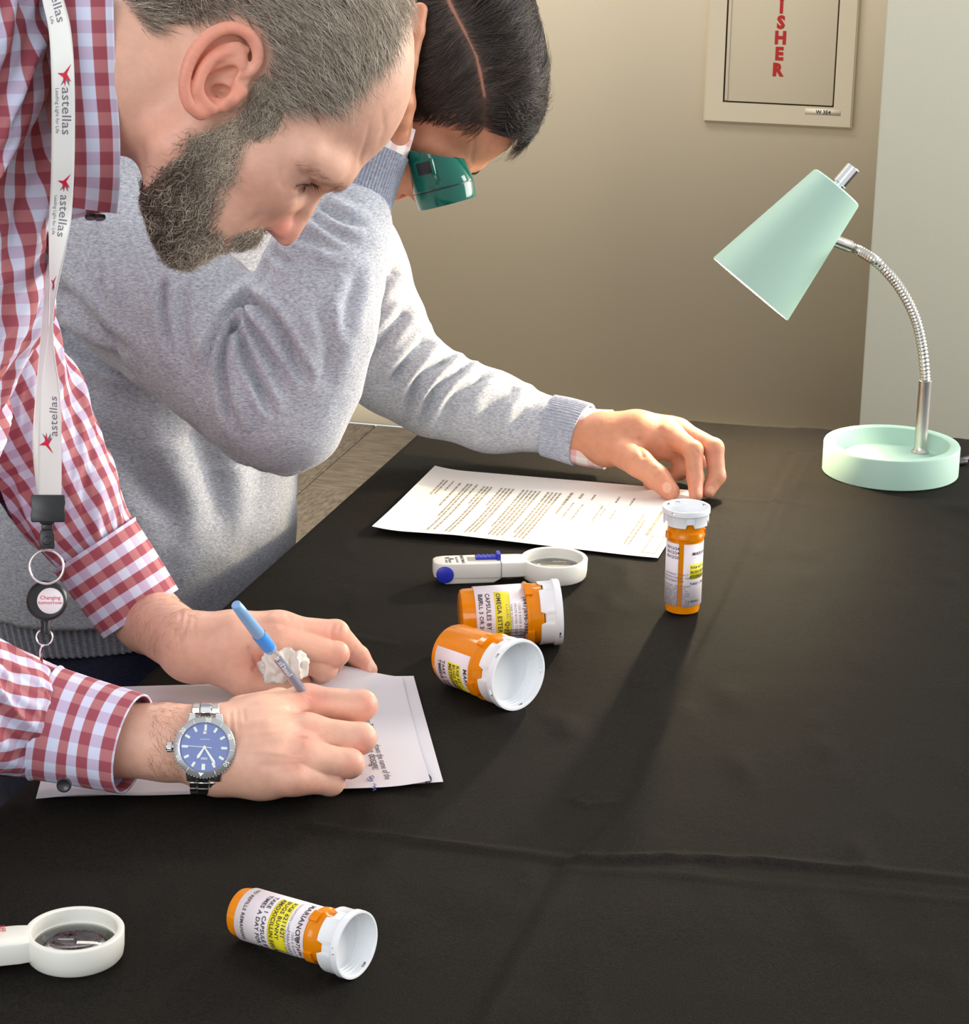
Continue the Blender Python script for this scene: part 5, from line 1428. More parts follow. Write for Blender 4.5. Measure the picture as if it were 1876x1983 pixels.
# ---- wavy dark hair combed away from a side parting
def kh2(c, n):
    pq, w = pq_of2(c); return in_poly(pq, HAIR2) & (np.abs(w) < 226)
P_, N_ = sample_faces(HW2, HF2, HN2, 24000, kh2, 41)
pp = proj(P_); dpart, _ = poly_dist(pp, PART)
okp = (dpart > 1.2 + 1.4 * np.random.RandomState(8).rand(len(P_))) | (np.random.RandomState(5).rand(len(P_)) < .12); P_, N_, pp, dpart = P_[okp], N_[okp], pp[okp], dpart[okp]
pl = np.array(PART); xs = np.interp(pp[:, 1], pl[:, 1], pl[:, 0]); near_side = (pp[:, 0] < xs) & (((CO - P_) * N_).sum(1) > -.2)
n_ = len(P_); rg = np.random.RandomState(6)
dn = np.clip((pp[:, 1] - 40) / 180, 0, 1)
near_dir = np.stack([-.93 + .25 * dn, .22 + .45 * dn], 1)
fr = np.clip((pp[:, 1] - 120) / 90, 0, 1)
far_dir = np.stack([.62 + .3 * fr, -.62 + .95 * fr], 1)
d2 = np.where(near_side[:, None], near_dir, far_dir)
wob = np.stack([fbm(P_, 45, 2, 1), fbm(P_, 45, 2, 2)], 1) * .45
d2 = d2 + wob
D_ = d2[:, :1] * CR[None] - d2[:, 1:2] * CU[None] + jit(n_, .09, 7)
len_ = np.where(near_side, .024 + .012 * rg.rand(n_), .034 + .016 * rg.rand(n_)) * (1 - .35 * fr * near_side)
lift_ = np.where(near_side, .16, .34) + .12 * rg.rand(n_) + .25 * np.maximum(fbm(P_, 60, 1, 4), 0)
lift_ = lift_ * np.clip(dpart / 14, .25, 1)
g_ = np.clip(.25 + .3 * fbm(P_, 120, 1, 9) + .2 * rg.randn(n_), 0, 1)[:, None]
t_ = (1 - g_) * np.array(srgb(44, 36, 33)) + g_ * np.array(srgb(116, 101, 90))
strands('hair', P_, N_, D_, len_, lift_, t_, man2, .00022, 9, .05, .9, .28, M_HAIR2, seed=14)
# the lock that falls forward over the brow
kl = lambda c, n: (np.abs(proj(c)[:, 0] - 1000) < 40) & (np.abs(proj(c)[:, 1] - 205) < 42) & kh2(c, n) & (((CO - c) * n).sum(1) > -1.2)
P_, N_ = sample_faces(HW2, HF2, HN2, 1500, kl, 43); n_ = len(P_)
D_ = np.tile((.75 * CR - .55 * CU)[None], (n_, 1)) * 1.0 + jit(n_, .16, 8)
strands('hair_lock', P_, N_, D_, .030 + .012 * np.random.RandomState(9).rand(n_), .75, np.tile(np.array(srgb(44, 36, 32)), (n_, 1)), man2, .00020, 9, .07, 1.2, .35, M_HAIR2, seed=15)
pb_, nb_ = sample_faces(HW2, HF2, HN2, 260, lambda c, n: in_poly(pq_of2(c)[0], [(574, 292), (630, 328), (676, 352), (676, 366), (628, 346), (574, 304)]), 44)
strands('eyebrow', pb_, nb_, np.tile((-.8 * CR - .3 * CU)[None], (len(pb_), 1)) + jit(len(pb_), .3, 3), .008, .25, np.tile(np.array(srgb(44, 34, 30)), (len(pb_), 1)), man2, .00016, 4, .05, .5, seed=16)

# ---- heathered sweater
def heather(name, c1, c2):
    m = mat(name, (.5, .5, .52), .92)
    noise_mix(m, c1, c2, 1.0, 6, .34, .68, 'Object', (260, 260, 760), .72)
    bsdf(m).inputs['Sheen Weight'].default_value = .3; bsdf(m).inputs['Sheen Roughness'].default_value = .5
    b = bump(m, 1.0, .0008, .55, 3, stretch=(420, 420, 900)); bump(m, 60, .0012, .3, 3, prev=b)
    return m
M_KNIT = heather('heather_grey_knit', srgb(140, 149, 166), srgb(222, 223, 226))
trunk2 = chain([at(300, 430, 2.27), at(250, 640, 2.27), at(225, 860, 2.27), at(215, 1080, 2.26), at(205, 1300, 2.255)], [.150, .166, .172, .174, .174], .05)
def squash(f, c, s):      # a trunk is wider across the shoulders than it is deep
    c = np.asarray(c, np.float32); s = np.asarray(s, np.float32)
    return lambda P: f(c + (P - c) * s)
armR = chain([at(170, 440, 2.13), at(300, 560, 2.085), at(405, 665, 2.05), at(500, 758, 2.03), at(552, 806, 2.025), at(566, 812, 2.025)], [.085, .070, .058, .051, .041, .038], .04)
foreR = chain([at(566, 812, 2.025), at(590, 735, 2.03), at(602, 620, 2.035), at(636, 500, 2.055), at(678, 425, 2.075)], [.036, .046, .0535, .0470, .0350], .03)
armL = chain([at(560, 430, 2.36), at(660, 520, 2.36), at(738, 672, 2.335), at(768, 722, 2.33)], [.075, .060, .0465, .0410], .04)
foreL = chain([at(758, 716, 2.33), at(840, 758, 2.335), at(950, 796, 2.335), at(1080, 828, 2.315)], [.0420, .0400, .0350, .0290], .03)
yoke = chain([at(200, 420, 2.16), at(380, 400, 2.28), at(560, 430, 2.36)], [.085, .085, .075], .04)
def sweater(P):
    d = trunk2(P)
    d = smin(d, yoke(P), .05)
    aR = smin(armR(P), foreR(P), .018); aL = smin(armL(P), foreL(P), .02)
    d = smin(d, aL, .035)
    hole = chain_hole(P)
    return smin(np.maximum(d, hole), aR, .012)
_hem = at(205, 1238, 2.255); _hem[2] = at(90, 1212, 2.085)[2]
chain_hole = lambda P: (_hem[2] + .0 - P[:, 2]).astype(np.float32)
swp = np.array([at(170, 440, 2.13), at(1080, 828, 2.315), _hem, at(300, 430, 2.27), at(666, 425, 2.075)])
SWV, SWF = mesh_sdf(sweater, swp.min(0) - A3(.24, .20, .02), swp.max(0) + A3(.04, .15, .10), .0031, newton=1)
SWN = vnormals(SWV, SWF)
def pleats(V, N, lines):
    q = proj(V); view = ((CO - V) * N).sum(1) / np.linalg.norm(CO - V, axis=1)
    tot = np.zeros(len(V))
    for line, depth, width, y0, y1 in lines:
        depth, width = depth * 1.9, width * 1.35
        d, pos = poly_dist(q, spline(line, 14))
        taper = np.clip(np.minimum(pos * 10 + .4, (1 - pos) * 3.0), 0, 1)
        k = (np.exp(-(d / width) ** 2) - .45 * np.exp(-((d - 2.0 * width) / (1.2 * width)) ** 2)) * taper
        tot += depth * k * np.clip(view * 3 + .3, 0, 1) * ((V[:, 1] > y0) & (V[:, 1] < y1))
    return V - N * tot[:, None]
RY = (1.9, 2.125)
SWV = pleats(SWV, SWN, [([(478, 574), (445, 606), (420, 645), (404, 690), (398, 730)], .0060, 6.5, *RY), ([(456, 620), (436, 656), (426, 700), (428, 745)], .0050, 5.5, *RY), ([(455, 622), (433, 680), (432, 740), (444, 800), (462, 845)], .0058, 6.5, *RY),
                        ([(458, 618), (474, 684), (504, 752), (532, 812)], .0058, 6.5, *RY), ([(480, 578), (530, 618), (566, 684), (598, 745)], .0060, 7, *RY), ([(470, 590), (492, 640), (530, 700), (560, 770)], .0036, 6, *RY),
                        ([(450, 636), (500, 560), (516, 524), (534, 486)], .0022, 7, *RY), ([(533, 488), (546, 504), (575, 516)], .0025, 6, *RY), ([(560, 452), (600, 460), (650, 480), (690, 474)], .0030, 8, *RY),
                        ([(622, 398), (660, 424), (712, 438)], .0040, 7, *RY), ([(610, 420), (650, 452), (700, 470)], .0030, 8, *RY), ([(318, 545), (318, 610), (336, 700)], .0050, 6, *RY), ([(186, 430), (192, 520), (198, 600)], .0016, 4, 1.9, 2.3),
                        ([(690, 540), (672, 600), (668, 660)], .0026, 9, *RY), ([(620, 600), (640, 680), (620, 760)], .0024, 12, *RY), ([(360, 560), (352, 640), (372, 720)], .0030, 9, *RY),
                        ([(110, 640), (200, 690), (300, 720)], .0060, 12, 2.02, 2.5), ([(120, 560), (190, 640), (250, 690)], .0045, 10, 2.0, 2.5), ([(150, 840), (250, 900), (360, 1040)], .0035, 22, 2.0, 2.5), ([(380, 830), (420, 950), (440, 1080)], .0040, 22, 2.0, 2.5), ([(500, 900), (500, 1000), (470, 1100)], .0035, 20, 2.0, 2.5),
                        ([(790, 600), (740, 660), (690, 735)], .0045, 8, 2.2, 2.6), ([(835, 650), (790, 700), (740, 755)], .0060, 7, 2.2, 2.6), ([(872, 690), (810, 740), (778, 825)], .0065, 7, 2.2, 2.6), ([(905, 705), (840, 760), (800, 832)], .0060, 7, 2.2, 2.6), ([(940, 722), (880, 770), (852, 835)], .0045, 8, 2.2, 2.6),
                        ([(1000, 745), (950, 790), (930, 850)], .0030, 10, 2.2, 2.6), ([(1050, 762), (1010, 800), (1000, 860)], .0024, 9, 2.2, 2.6), ([(770, 520), (730, 560), (712, 600)], .0035, 8, 2.2, 2.6)])
SWV = SWV + SWN * (.0022 * fbm(SWV, 16, 3, 31))[:, None]
SWV[:, 2] = np.where(SWV[:, 0] > -.1, np.maximum(SWV[:, 2], .0035), SWV[:, 2])
sweater_o = mesh_np('sweater', SWV, SWF, M_KNIT, man2)
def ribbed(name, C, R, up, n_ribs, parent, m, depth=.0009, nr=26, th=.002, RB=None):
    garment(name, C, R, RB or R, up, nr, n_ribs * 8 + 1, parent, lambda v, u, V, ang: depth * np.cos(ang * n_ribs), 0, 1, th, material=m)
M_RIB = heather('heather_grey_rib', srgb(140, 150, 170), srgb(212, 214, 222))
upc = unit(CO - at(680, 400, 2.1))
ribbed('ribbed_cuff', [at(672, 442, 2.074), at(692, 394, 2.086), at(711, 340, 2.098), at(729, 288, 2.106)], [.0335, .0305, .0295, .0300], upc, 62, sweater_o, M_RIB)
ribbed('ribbed_cuff', [at(1062, 824, 2.318), at(1095, 832, 2.312), at(1128, 842, 2.304)], [.0318, .0326, .0328], upc, 60, sweater_o, M_RIB)
hz_ = _hem[2]
_n0, _n1 = at(405, 392, 2.25), at(440, 345, 2.238)
ribbed('neckband', [_n0, (_n0 + _n1) / 2, _n1], [.078, .070, .068], A3(0, 0, 1), 70, sweater_o, M_RIB)
garment('ribbed_hem', [_hem + A3(-.002, 0, .03), _hem + A3(-.002, 0, 0), _hem + A3(0, 0, -.035)], [.174, .172, .164], [.174, .172, .164], A3(0, 1, 0), 20, 961, sweater_o,
        lambda v, u, V, ang: .0012 * np.cos(ang * 150), 0, 1, .003, material=M_RIB)
# cuffs of the checked shirt under it
def pale_check():
    m = mat('pale_pink_check', (.9, .88, .86), .8)
    a = node(m, 'ShaderNodeAttribute'); a.attribute_name = 'weave'; s = node(m, 'ShaderNodeSeparateXYZ'); lk(m, a.outputs['Vector'], s.inputs[0])
    outs = []
    for k in (0, 1):
        ad = node(m, 'ShaderNodeMath', operation='MULTIPLY_ADD'); ad.inputs[1].default_value = 1 / .017; ad.inputs[2].default_value = .2; lk(m, s.outputs[k], ad.inputs[0])
        fr = node(m, 'ShaderNodeMath', operation='FRACT'); lk(m, ad.outputs[0], fr.inputs[0])
        gt = node(m, 'ShaderNodeMath', operation='GREATER_THAN'); gt.inputs[1].default_value = .6; lk(m, fr.outputs[0], gt.inputs[0]); outs.append(gt)
    sm = node(m, 'ShaderNodeMath', operation='ADD'); lk(m, outs[0].outputs[0], sm.inputs[0]); lk(m, outs[1].outputs[0], sm.inputs[1])
    r = node(m, 'ShaderNodeValToRGB'); r.color_ramp.elements[0].color = (*srgb(240, 236, 232), 1); r.color_ramp.elements[1].color = (*srgb(232, 172, 176), 1)
    hf = node(m, 'ShaderNodeMath', operation='MULTIPLY'); hf.inputs[1].default_value = .5; lk(m, sm.outputs[0], hf.inputs[0]); lk(m, hf.outputs[0], r.inputs[0])
    lk(m, r.outputs[0], bsdf(m).inputs['Base Color']); return m
M_PALE = pale_check()
garment('shirt_cuff', [at(1108, 837, 2.308), at(1140, 845, 2.303), at(1176, 850, 2.297)], [.0296, .0302, .0310], [.0296, .0302, .0310], upc, 30, 120, man2,
        lambda v, u, V, ang: .0012 * np.sin(ang * 3 + v * 60), .0006, 3, .0012, material=M_PALE)
garment('shirt_cuff', [at(720, 316, 2.104), at(733, 276, 2.108), at(747, 232, 2.112)], [.0270, .0275, .0275], [.0270, .0275, .0275], upc, 30, 120, man2,
        lambda v, u, V, ang: .0015 * np.sin(ang * 3 + v * 60), .0006, 4, .0012, material=M_PALE)
# trousers and shoes below the table edge
M_DENIM = mat('dark_denim', srgb(28, 32, 56), .85); noise_mix(M_DENIM, srgb(20, 23, 42), srgb(40, 46, 76), 500, 3, .3, .7)
M_SHOE = mat('black_shoe_leather', (.02, .02, .02), .35)
def trousers(hp, owner, m, r0=.122):
    k = hp[2] - FLOOR_Z
    legs = union([chain([hp + A3(0, s * .035, -.02), hp + A3(.0, s * .06, -.16)], [r0, r0 - .006], .03) for s in (-1, 1)] +
                 [chain([hp + A3(0, s * .08, -.14), hp + A3(.01, s * .10, -.5 * k - .05), A3(hp[0], hp[1] + s * .11, FLOOR_Z + .10)], [.105, .075, .060], .02) for s in (-1, 1)], .03)
    lp = np.array([hp + A3(0, 0, .05), A3(hp[0], hp[1], FLOOR_Z)])
    TV, TF = mesh_sdf(legs, lp.min(0) - A3(.2, .32, -.02), lp.max(0) + A3(.2, .32, .16), .010, newton=1)
    TV = TV + vnormals(TV, TF) * (.004 * fbm(TV, 14, 3, 41))[:, None]
    mesh_np('trousers', TV, TF, m, owner)
    for sy in (-1, 1):
        b0 = A3(hp[0], hp[1] + sy * .11, FLOOR_Z)
        shoe = union([chain([b0 + A3(-.05, 0, .045), b0 + A3(.06, 0, .04), b0 + A3(.16, 0, .032)], [.043, .042, .031], .01), chain([b0 + A3(-.03, 0, .05), b0 + A3(-.02, 0, .10)], [.042, .044], .01)], .03)
        fs_ = lambda P, s=shoe, z0=FLOOR_Z + .001: smax(s(P), (z0 - P[:, 2]).astype(np.float32), .004)
        V, F = mesh_sdf(fs_, b0 + A3(-.12, -.07, -.01), b0 + A3(.22, .07, .17), .006, newton=1)
        mesh_np('shoe', V, F, M_SHOE, owner)
trousers(_hem, man2, M_DENIM)
trousers(at(-460, 1190, 1.67), man, mat('charcoal_twill', srgb(46, 46, 50), .85), .118)
# ================================================================== things worn and held
# ---- ball pen
p_top, p_tip = atz(456, 1170, .150), atz(655, 1428, .0070)
pax = unit(p_tip - p_top); 
t_in = float(np.linalg.norm(p_tip - p_top))
pen = thing('ball_pen', 'clear barrel blue ball pen with a light blue cap posted on its end', 'pen', tuple(p_tip))
Mp = frame_z(p_top, pax, CR)
M_PENB = mat('clear_pen_barrel', (.86, .93, 1.0), .08); bsdf(M_PENB).inputs['Transmission Weight'].default_value = .8; bsdf(M_PENB).inputs['IOR'].default_value = 1.4
M_PENC = mat('pale_blue_cap', srgb(150, 196, 240), .3); bsdf(M_PENC).inputs['Transmission Weight'].default_value = .25
M_PENI = mat('blue_plug', srgb(60, 150, 238), .4); M_INKT = mat('ink_tube', srgb(70, 88, 140), .3)
capL = .060
MB().lathe([(0, .0), (.0030, .0002), (.0036, .001), (.0040, .010), (.0047, capL * .72), (.0049, capL * .9), (.0046, capL), (.0036, capL)], 32, Mp).build('cap', M_PENC, pen)
MB().lathe([(.00495, capL * .66), (.0050, capL * .70), (.0050, capL * .90), (.0047, capL * .96)], 32, Mp).build('plug_band', M_PENI, pen)
MB().lathe([(0, capL * .6), (.0034, capL * .6), (.0034, t_in - .028), (.0028, t_in - .014), (.0012, t_in - .004), (0, t_in - .004)], 24, Mp).build('barrel', M_PENB, pen)
MB().lathe([(0, capL * 1.2), (.0017, capL * 1.2), (.0017, t_in - .016), (0, t_in - .016)], 16, Mp).build('ink_tube', M_INKT, pen)
MB().lathe([(.0013, t_in - .006), (.0009, t_in - .002), (.0004, t_in), (0, t_in)], 16, Mp).build('tip', M_NICKEL, pen)
M_WPRINT = mat('white_print', srgb(236, 240, 248), .5)
V, F = text_verts('Round Stic M', .0048, 'LEFT', bold=.0001)
wdt = V[:, 0].max()
side = unit(np.cross(pax, unit(CO - p_top))); face = unit(CO - p_top - pax * ((CO - p_top) @ pax))
if side @ CR < 0: side = -side
ang = V[:, 1] / .0036 - .5
Pt = p_top + pax * (capL * 1.12 + wdt - V[:, :1]) + .00362 * (np.cos(ang)[:, None] * face - np.sin(ang)[:, None] * side * -1)
mesh_np('barrel_print', Pt, F, M_WPRINT, pen, smooth=False)

# ---- crumpled tissue in the left hand
M_TISS = mat('tissue_paper', srgb(216, 211, 202), .9)
tc_ = Z(546, 1289, .043)
tis = ell(tc_, (.0165, .010, .010))
V, F = mesh_sdf(tis, tc_ - .03, tc_ + .03, .0009, newton=1); N = vnormals(V, F)
V = V + N * (.0050 * (1 - 2 * np.abs(noise3(V * [1, 1.6, 1], 95, 3))) + .0022 * (1 - 2 * np.abs(noise3(V, 220, 5))) + .003 * noise3(V, 60, 8))[:, None]
ts = mesh_np('tissue', V, F, M_TISS); tag(ts, 'crumpled white tissue pinched in the hand behind the pen', 'tissue')

# ---- wristwatch
wc = Z(396, 1450, .040)
wN = unit(CO - wc); wN = unit(wN + A3(0, 0, .04)); 
wr_ax = unit(Z(470, 1452, .04) - Z(330, 1438, .043))                 # along the forearm
six = unit(proj_dir := (lambda d: d)(unit(CU * .995 - CR * -.12)))    # the 6 / 30 mark points up in the picture
six = unit(CU + CR * .03); six = unit(six - wN * (six @ wN)); thr = np.cross(six, wN)
wx = unit(np.cross(six, wN))                                          # to the right in the picture
if wx @ CR < 0: wx = -wx
wo = wc + wN * .0285
watch = thing('wristwatch', 'steel wristwatch with a grey bezel and sky-reflection blue dial on the writing wrist', 'watch', tuple(wo))
Mw_ = frame(wo, wx, six, np.cross(wx, six) if (np.cross(wx, six) @ wN) > 0 else wN)
WR = .0212
M_STEEL = mat('brushed_steel', (.68, .66, .63), .28, 1.0); M_STEELP = mat('polished_steel', (.82, .82, .82), .1, 1.0)
M_BEZ = mat('grey_bezel', (.50, .51, .51), .25, .6); M_DIAL = mat('sky_reflection_dial', srgb(120, 136, 190), .4, .0); bsdf(M_DIAL).inputs['Specular IOR Level'].default_value = .1; M_LUME = mat('lume', srgb(240, 246, 236), .4)  # dial's pale blue is a sky reflection put into its base colour
MB().lathe([(0, -.0095), (WR * .86, -.0095), (WR * .96, -.006), (WR * .97, -.001), (WR * .93, .0002), (0, .0002)], 72, Mw_).build('case', M_STEEL, watch)
bz = [(WR * .80, .0018), (WR * .81, .0024), (WR * .97, .0012), (WR * 1.0, .0006), (WR * 1.0, -.0008), (WR * .94, -.0012), (WR * .80, .0)]
b_ = MB().lathe(bz, 120, Mw_)
for k in range(60):
    a = k * math.pi / 30; b_.box((WR * .985, -.0004, -.0010), (WR * 1.018, .0004, .0004), Mw_ @ Matrix.Rotation(a, 4, 'Z'))
bez = b_.build('bezel', M_BEZ, watch)
MB().lathe([(0, .0004), (WR * .80, .0004), (WR * .80, .0012), (WR * .785, .0012), (WR * .775, .0006), (0, .0006)], 72, Mw_).build('dial', M_DIAL, watch)
def on_dial(r, th, z=0.0): return Mw_ @ Vector((r * math.sin(th), r * math.cos(th), z))
# angles measured clockwise from the top of the picture; the 6 o'clock mark (30) is at the top
mk = 1
for k in range(12):
    th = k * math.pi / 6 + .03
    M_ = Mw_ @ Matrix.Rotation(-th, 4, 'Z'); L = .0036 if k % 3 else .0042
    w = .00085 if k != 6 else .0012
    MB().box((-w, WR * .74 - L, .0006), (w, WR * .74, .0010), M_).build('hour_marker', M_LUME, watch, smooth=False)
def hand(name, th, L, w0, w1, tail=.0):
    M_ = Mw_ @ Matrix.Rotation(-th, 4, 'Z')
    MB().prism([(-w0, -tail), (w0, -tail), (w1, L * .82), (0, L), (-w1, L * .82)], .0011, .0014, M_).build(name, M_LUME, watch, smooth=False)
hand('hour_hand', math.radians(212), .0094, .0005, .0011); hand('minute_hand', math.radians(146), .0142, .0005, .0010); hand('second_hand', math.radians(274), .0150, .00025, .0002, .0050)
MB().lathe([(0, .0019), (.0011, .0018), (.0011, .0010), (0, .0010)], 20, Mw_).build('hand_hub', M_LUME, watch)
MB().box((-.0012, WR * .42, .0006), (.0012, WR * .52, .0009), Mw_).build('date_window', M_WPRINT, watch)
M_BZD = mat('bezel_dark_inlay', srgb(44, 36, 56), .3)
def bez_text(txt, th, size, m, dark=False):
    rmid = WR * .893
    V, F = text_verts(txt, size, 'CENTER', bold=.00008); V[:, 1] -= V[:, 1].max() / 2
    a = V[:, 0] / rmid; r = rmid + V[:, 1]
    L_ = np.stack([r * np.sin(a + th), r * np.cos(a + th), .00186 - (r - rmid) * .35 + .00012], 1)
    mesh_np('bezel_numeral', to_world(Mw_, L_), F, m, watch, smooth=False)
bez_text('30', math.radians(6), .0044, M_LUME); bez_text('20', math.radians(-54), .0044, M_LUME); bez_text('40', math.radians(66), .0044, M_LUME); bez_text('50', math.radians(126), .0044, M_LUME); bez_text('10', math.radians(-114), .0044, M_LUME)
for deg in (36, 96, 156, -24, -84, -144):
    M_ = Mw_ @ Matrix.Rotation(-math.radians(deg), 4, 'Z'); MB().box((-.0002, WR * .83, .0018), (.0002, WR * .95, .0024), M_).build('bezel_tick', M_LUME, watch, smooth=False)
Mt = Mw_ @ Matrix.Rotation(-math.radians(186), 4, 'Z')
MB().prism([(-.0022, WR * .82), (.0022, WR * .82), (0, WR * .96)][::-1], .0017, .0022, Mt).build('bezel_triangle', M_LUME, watch, smooth=False)
V, F = text_verts('ORIS', .0022, 'CENTER', bold=.00004)
L_ = np.stack([-V[:, 0], -V[:, 1] - WR * .33, np.full(len(V), .00066)], 1); mesh_np('dial_print', to_world(Mw_, L_), F, M_LUME, watch, smooth=False)
V, F = text_verts('AUTOMATIC', .0012, 'CENTER'); L_ = np.stack([-V[:, 0], -V[:, 1] + WR * .28, np.full(len(V), .00066)], 1); mesh_np('dial_print', to_world(Mw_, L_), F, M_LUME, watch, smooth=False)
M_CRY = mat('watch_crystal', (1, 1, 1), 0.0); bsdf(M_CRY).inputs['Alpha'].default_value = .03
MB().lathe([(0, .0027), (WR * .5, .0026), (WR * .795, .0022), (WR * .795, .0019), (WR * .5, .0022), (0, .0023)], 48, Mw_).build('crystal', M_CRY, watch)
# crown on the left, lugs, links
Mc_ = Mw_ @ Matrix.Rotation(math.pi / 2, 4, 'Y').inverted()
cr_ = MB().lathe([(0, WR + .0052), (.0026, WR + .0052), (.0030, WR + .0046), (.0030, WR + .0014), (.0020, WR + .0010), (.0020, WR * .9)], 24, Mw_ @ Matrix.Translation((0, 0, -.0035)) @ Matrix.Rotation(-math.pi / 2, 4, 'Y'))
for k in range(12):
    a = k * math.pi / 6; cr_.tube([(Mw_ @ Matrix.Translation((0, 0, -.0035)) @ Matrix.Rotation(-math.pi / 2, 4, 'Y')) @ Vector((.0030 * math.cos(a), .0030 * math.sin(a), WR + z)) for z in (.0015, .0046)], .0005, 6)
cr_.build('crown', M_STEELP, watch)
lug = MB()
for s in (1, -1):
    for x in (-1, 1):
        lug.add([tuple(Mw_ @ Vector(v)) for v in [(x*.0070, s*.012, -.008), (x*.0135, s*.012, -.008), (x*.0115, s*.0235, -.0085), (x*.0068, s*.0235, -.0085), (x*.0070, s*.012, -.001), (x*.0135, s*.012, -.001), (x*.0115, s*.0235, -.0050), (x*.0068, s*.0235, -.0050)]],
                [(0, 1, 2, 3), (7, 6, 5, 4), (0, 4, 5, 1), (1, 5, 6, 2), (2, 6, 7, 3), (3, 7, 4, 0)])
lug.build('lugs', M_STEELP, watch, bevel=.0008)
# bracelet follows an oval round the wrist
ra_, rb_ = .0308, .0268
nl = 22; ctr = wc + wN * .0015; 
rb = watch
for k in range(nl):
    a = math.radians(42 + k * (276 / (nl - 1)))
    P = ctr + six * (ra_ * math.sin(a)) + wN * (rb_ * math.cos(a))
    Tn = unit(six * (ra_ * math.cos(a)) - wN * (rb_ * math.sin(a))); No = unit(six * math.sin(a) / ra_ + wN * math.cos(a) / rb_)
    Mk = frame(P, wx, Tn, No)
    taper = 1 - .18 * min(1, (1 - abs(k - (nl - 1) / 2) / ((nl - 1) / 2)) * 1.6)
    MB().box((-.0040 * taper, -.0030, -.0011), (.0040 * taper, .0030, .0015), Mk).build('bracelet_link', M_STEELP, watch, bevel=.0004, seg=1)
    sl = MB()
    for x in (-1, 1): 
        lo_x, hi_x = sorted((x * .0043 * taper, x * .0098 * taper)); sl.box((lo_x, -.0028, -.0013), (hi_x, .0028, .0011), Mk)
    sl.build('bracelet_side_link', M_STEEL, watch, bevel=.0004, seg=1)

# ---- eye loupe
M_GREEN = mat('glossy_green_plastic', srgb(6, 98, 82), .12); M_BLK = mat('black_plastic', (.012, .012, .013), .35)
lt, lb = at(850, 328, 2.112), at(867, 394, 2.108)
lax = unit(lb - lt); LLn = float(np.linalg.norm(lb - lt))
loupe = thing('eye_loupe', 'glossy green cup-shaped eye loupe at the second man\'s eye', 'loupe', tuple(lb))
Ml = frame_z(lt, lax, CR)
def loupe_cup():
    n = 96; V = []; F = []
    prof = [(.0245, -.010), (.0252, -.007), (.0262, .0), (.0275, .008), (.0285, .0150), (.0280, .0160), (.0262, .0160), (.0255, .012), (.0240, -.004), (.0225, -.010)]
    for j, (r, z) in enumerate(prof):
        for i in range(n):
            a = 2 * math.pi * i / n
            zz = z
            k = np.clip((.016 - z) / .026, 0, 1)
            zz = z - .010 * k * (-math.cos(a)) * 1.0 - .004 * k
            rr = r * (1 - .10 * k * abs(math.sin(a)))
            V.append((rr * math.cos(a), rr * math.sin(a), zz))
    for j in range(len(prof)):
        for i in range(n):
            j2 = (j + 1) % len(prof); F.append((j*n+i, j*n+(i+1) % n, j2*n+(i+1) % n, j2*n+i))
    return V, F
V, F = loupe_cup(); MB().add([tuple(Ml @ Vector(v)) for v in V], F).build('cup', M_GREEN, loupe)
MB().lathe([(.0262, .0160), (.0278, .0160), (.0278, .0172), (.0262, .0172)], 72, Ml, close=True).build('groove', M_BLK, loupe)
z1 = LLn
MB().lathe([(.0250, .0172), (.0282, .0172), (.0283, .0190), (.0272, z1 - .002), (.0266, z1), (.0235, z1), (.0235, z1 - .004), (.0240, .0172)], 96, Ml, close=True).build('lens_ring', M_GREEN, loupe)
MB().lathe([(0, z1 - .009), (.0238, z1 - .006), (.0238, z1 - .004), (0, z1 - .002)], 48, Ml).build('lens', M_LENS, loupe)
fcam = unit(CO - lt); fcam = unit(fcam - lax * (fcam @ lax)); tv_ = np.cross(lax, fcam)
for nm_, s_, m_, dz in (('vent_frame', 1.35, M_GREEN, 0), ('vent', .95, M_BLK, .0010)):
    o_ = lt + lax * -.0015 + unit(fcam * .86 - CR * .5) * (.0240 + dz)
    ny = unit(fcam * .86 - CR * .5); Mv = frame(o_, unit(np.cross(lax, ny)), lax, ny if np.cross(unit(np.cross(lax, ny)), lax) @ ny > 0 else ny)
    MB().box((-.0075 * s_, -.0058 * s_, -.0025), (.0075 * s_, .0058 * s_, .0022), Mv).build(nm_, m_, loupe, bevel=.0008)

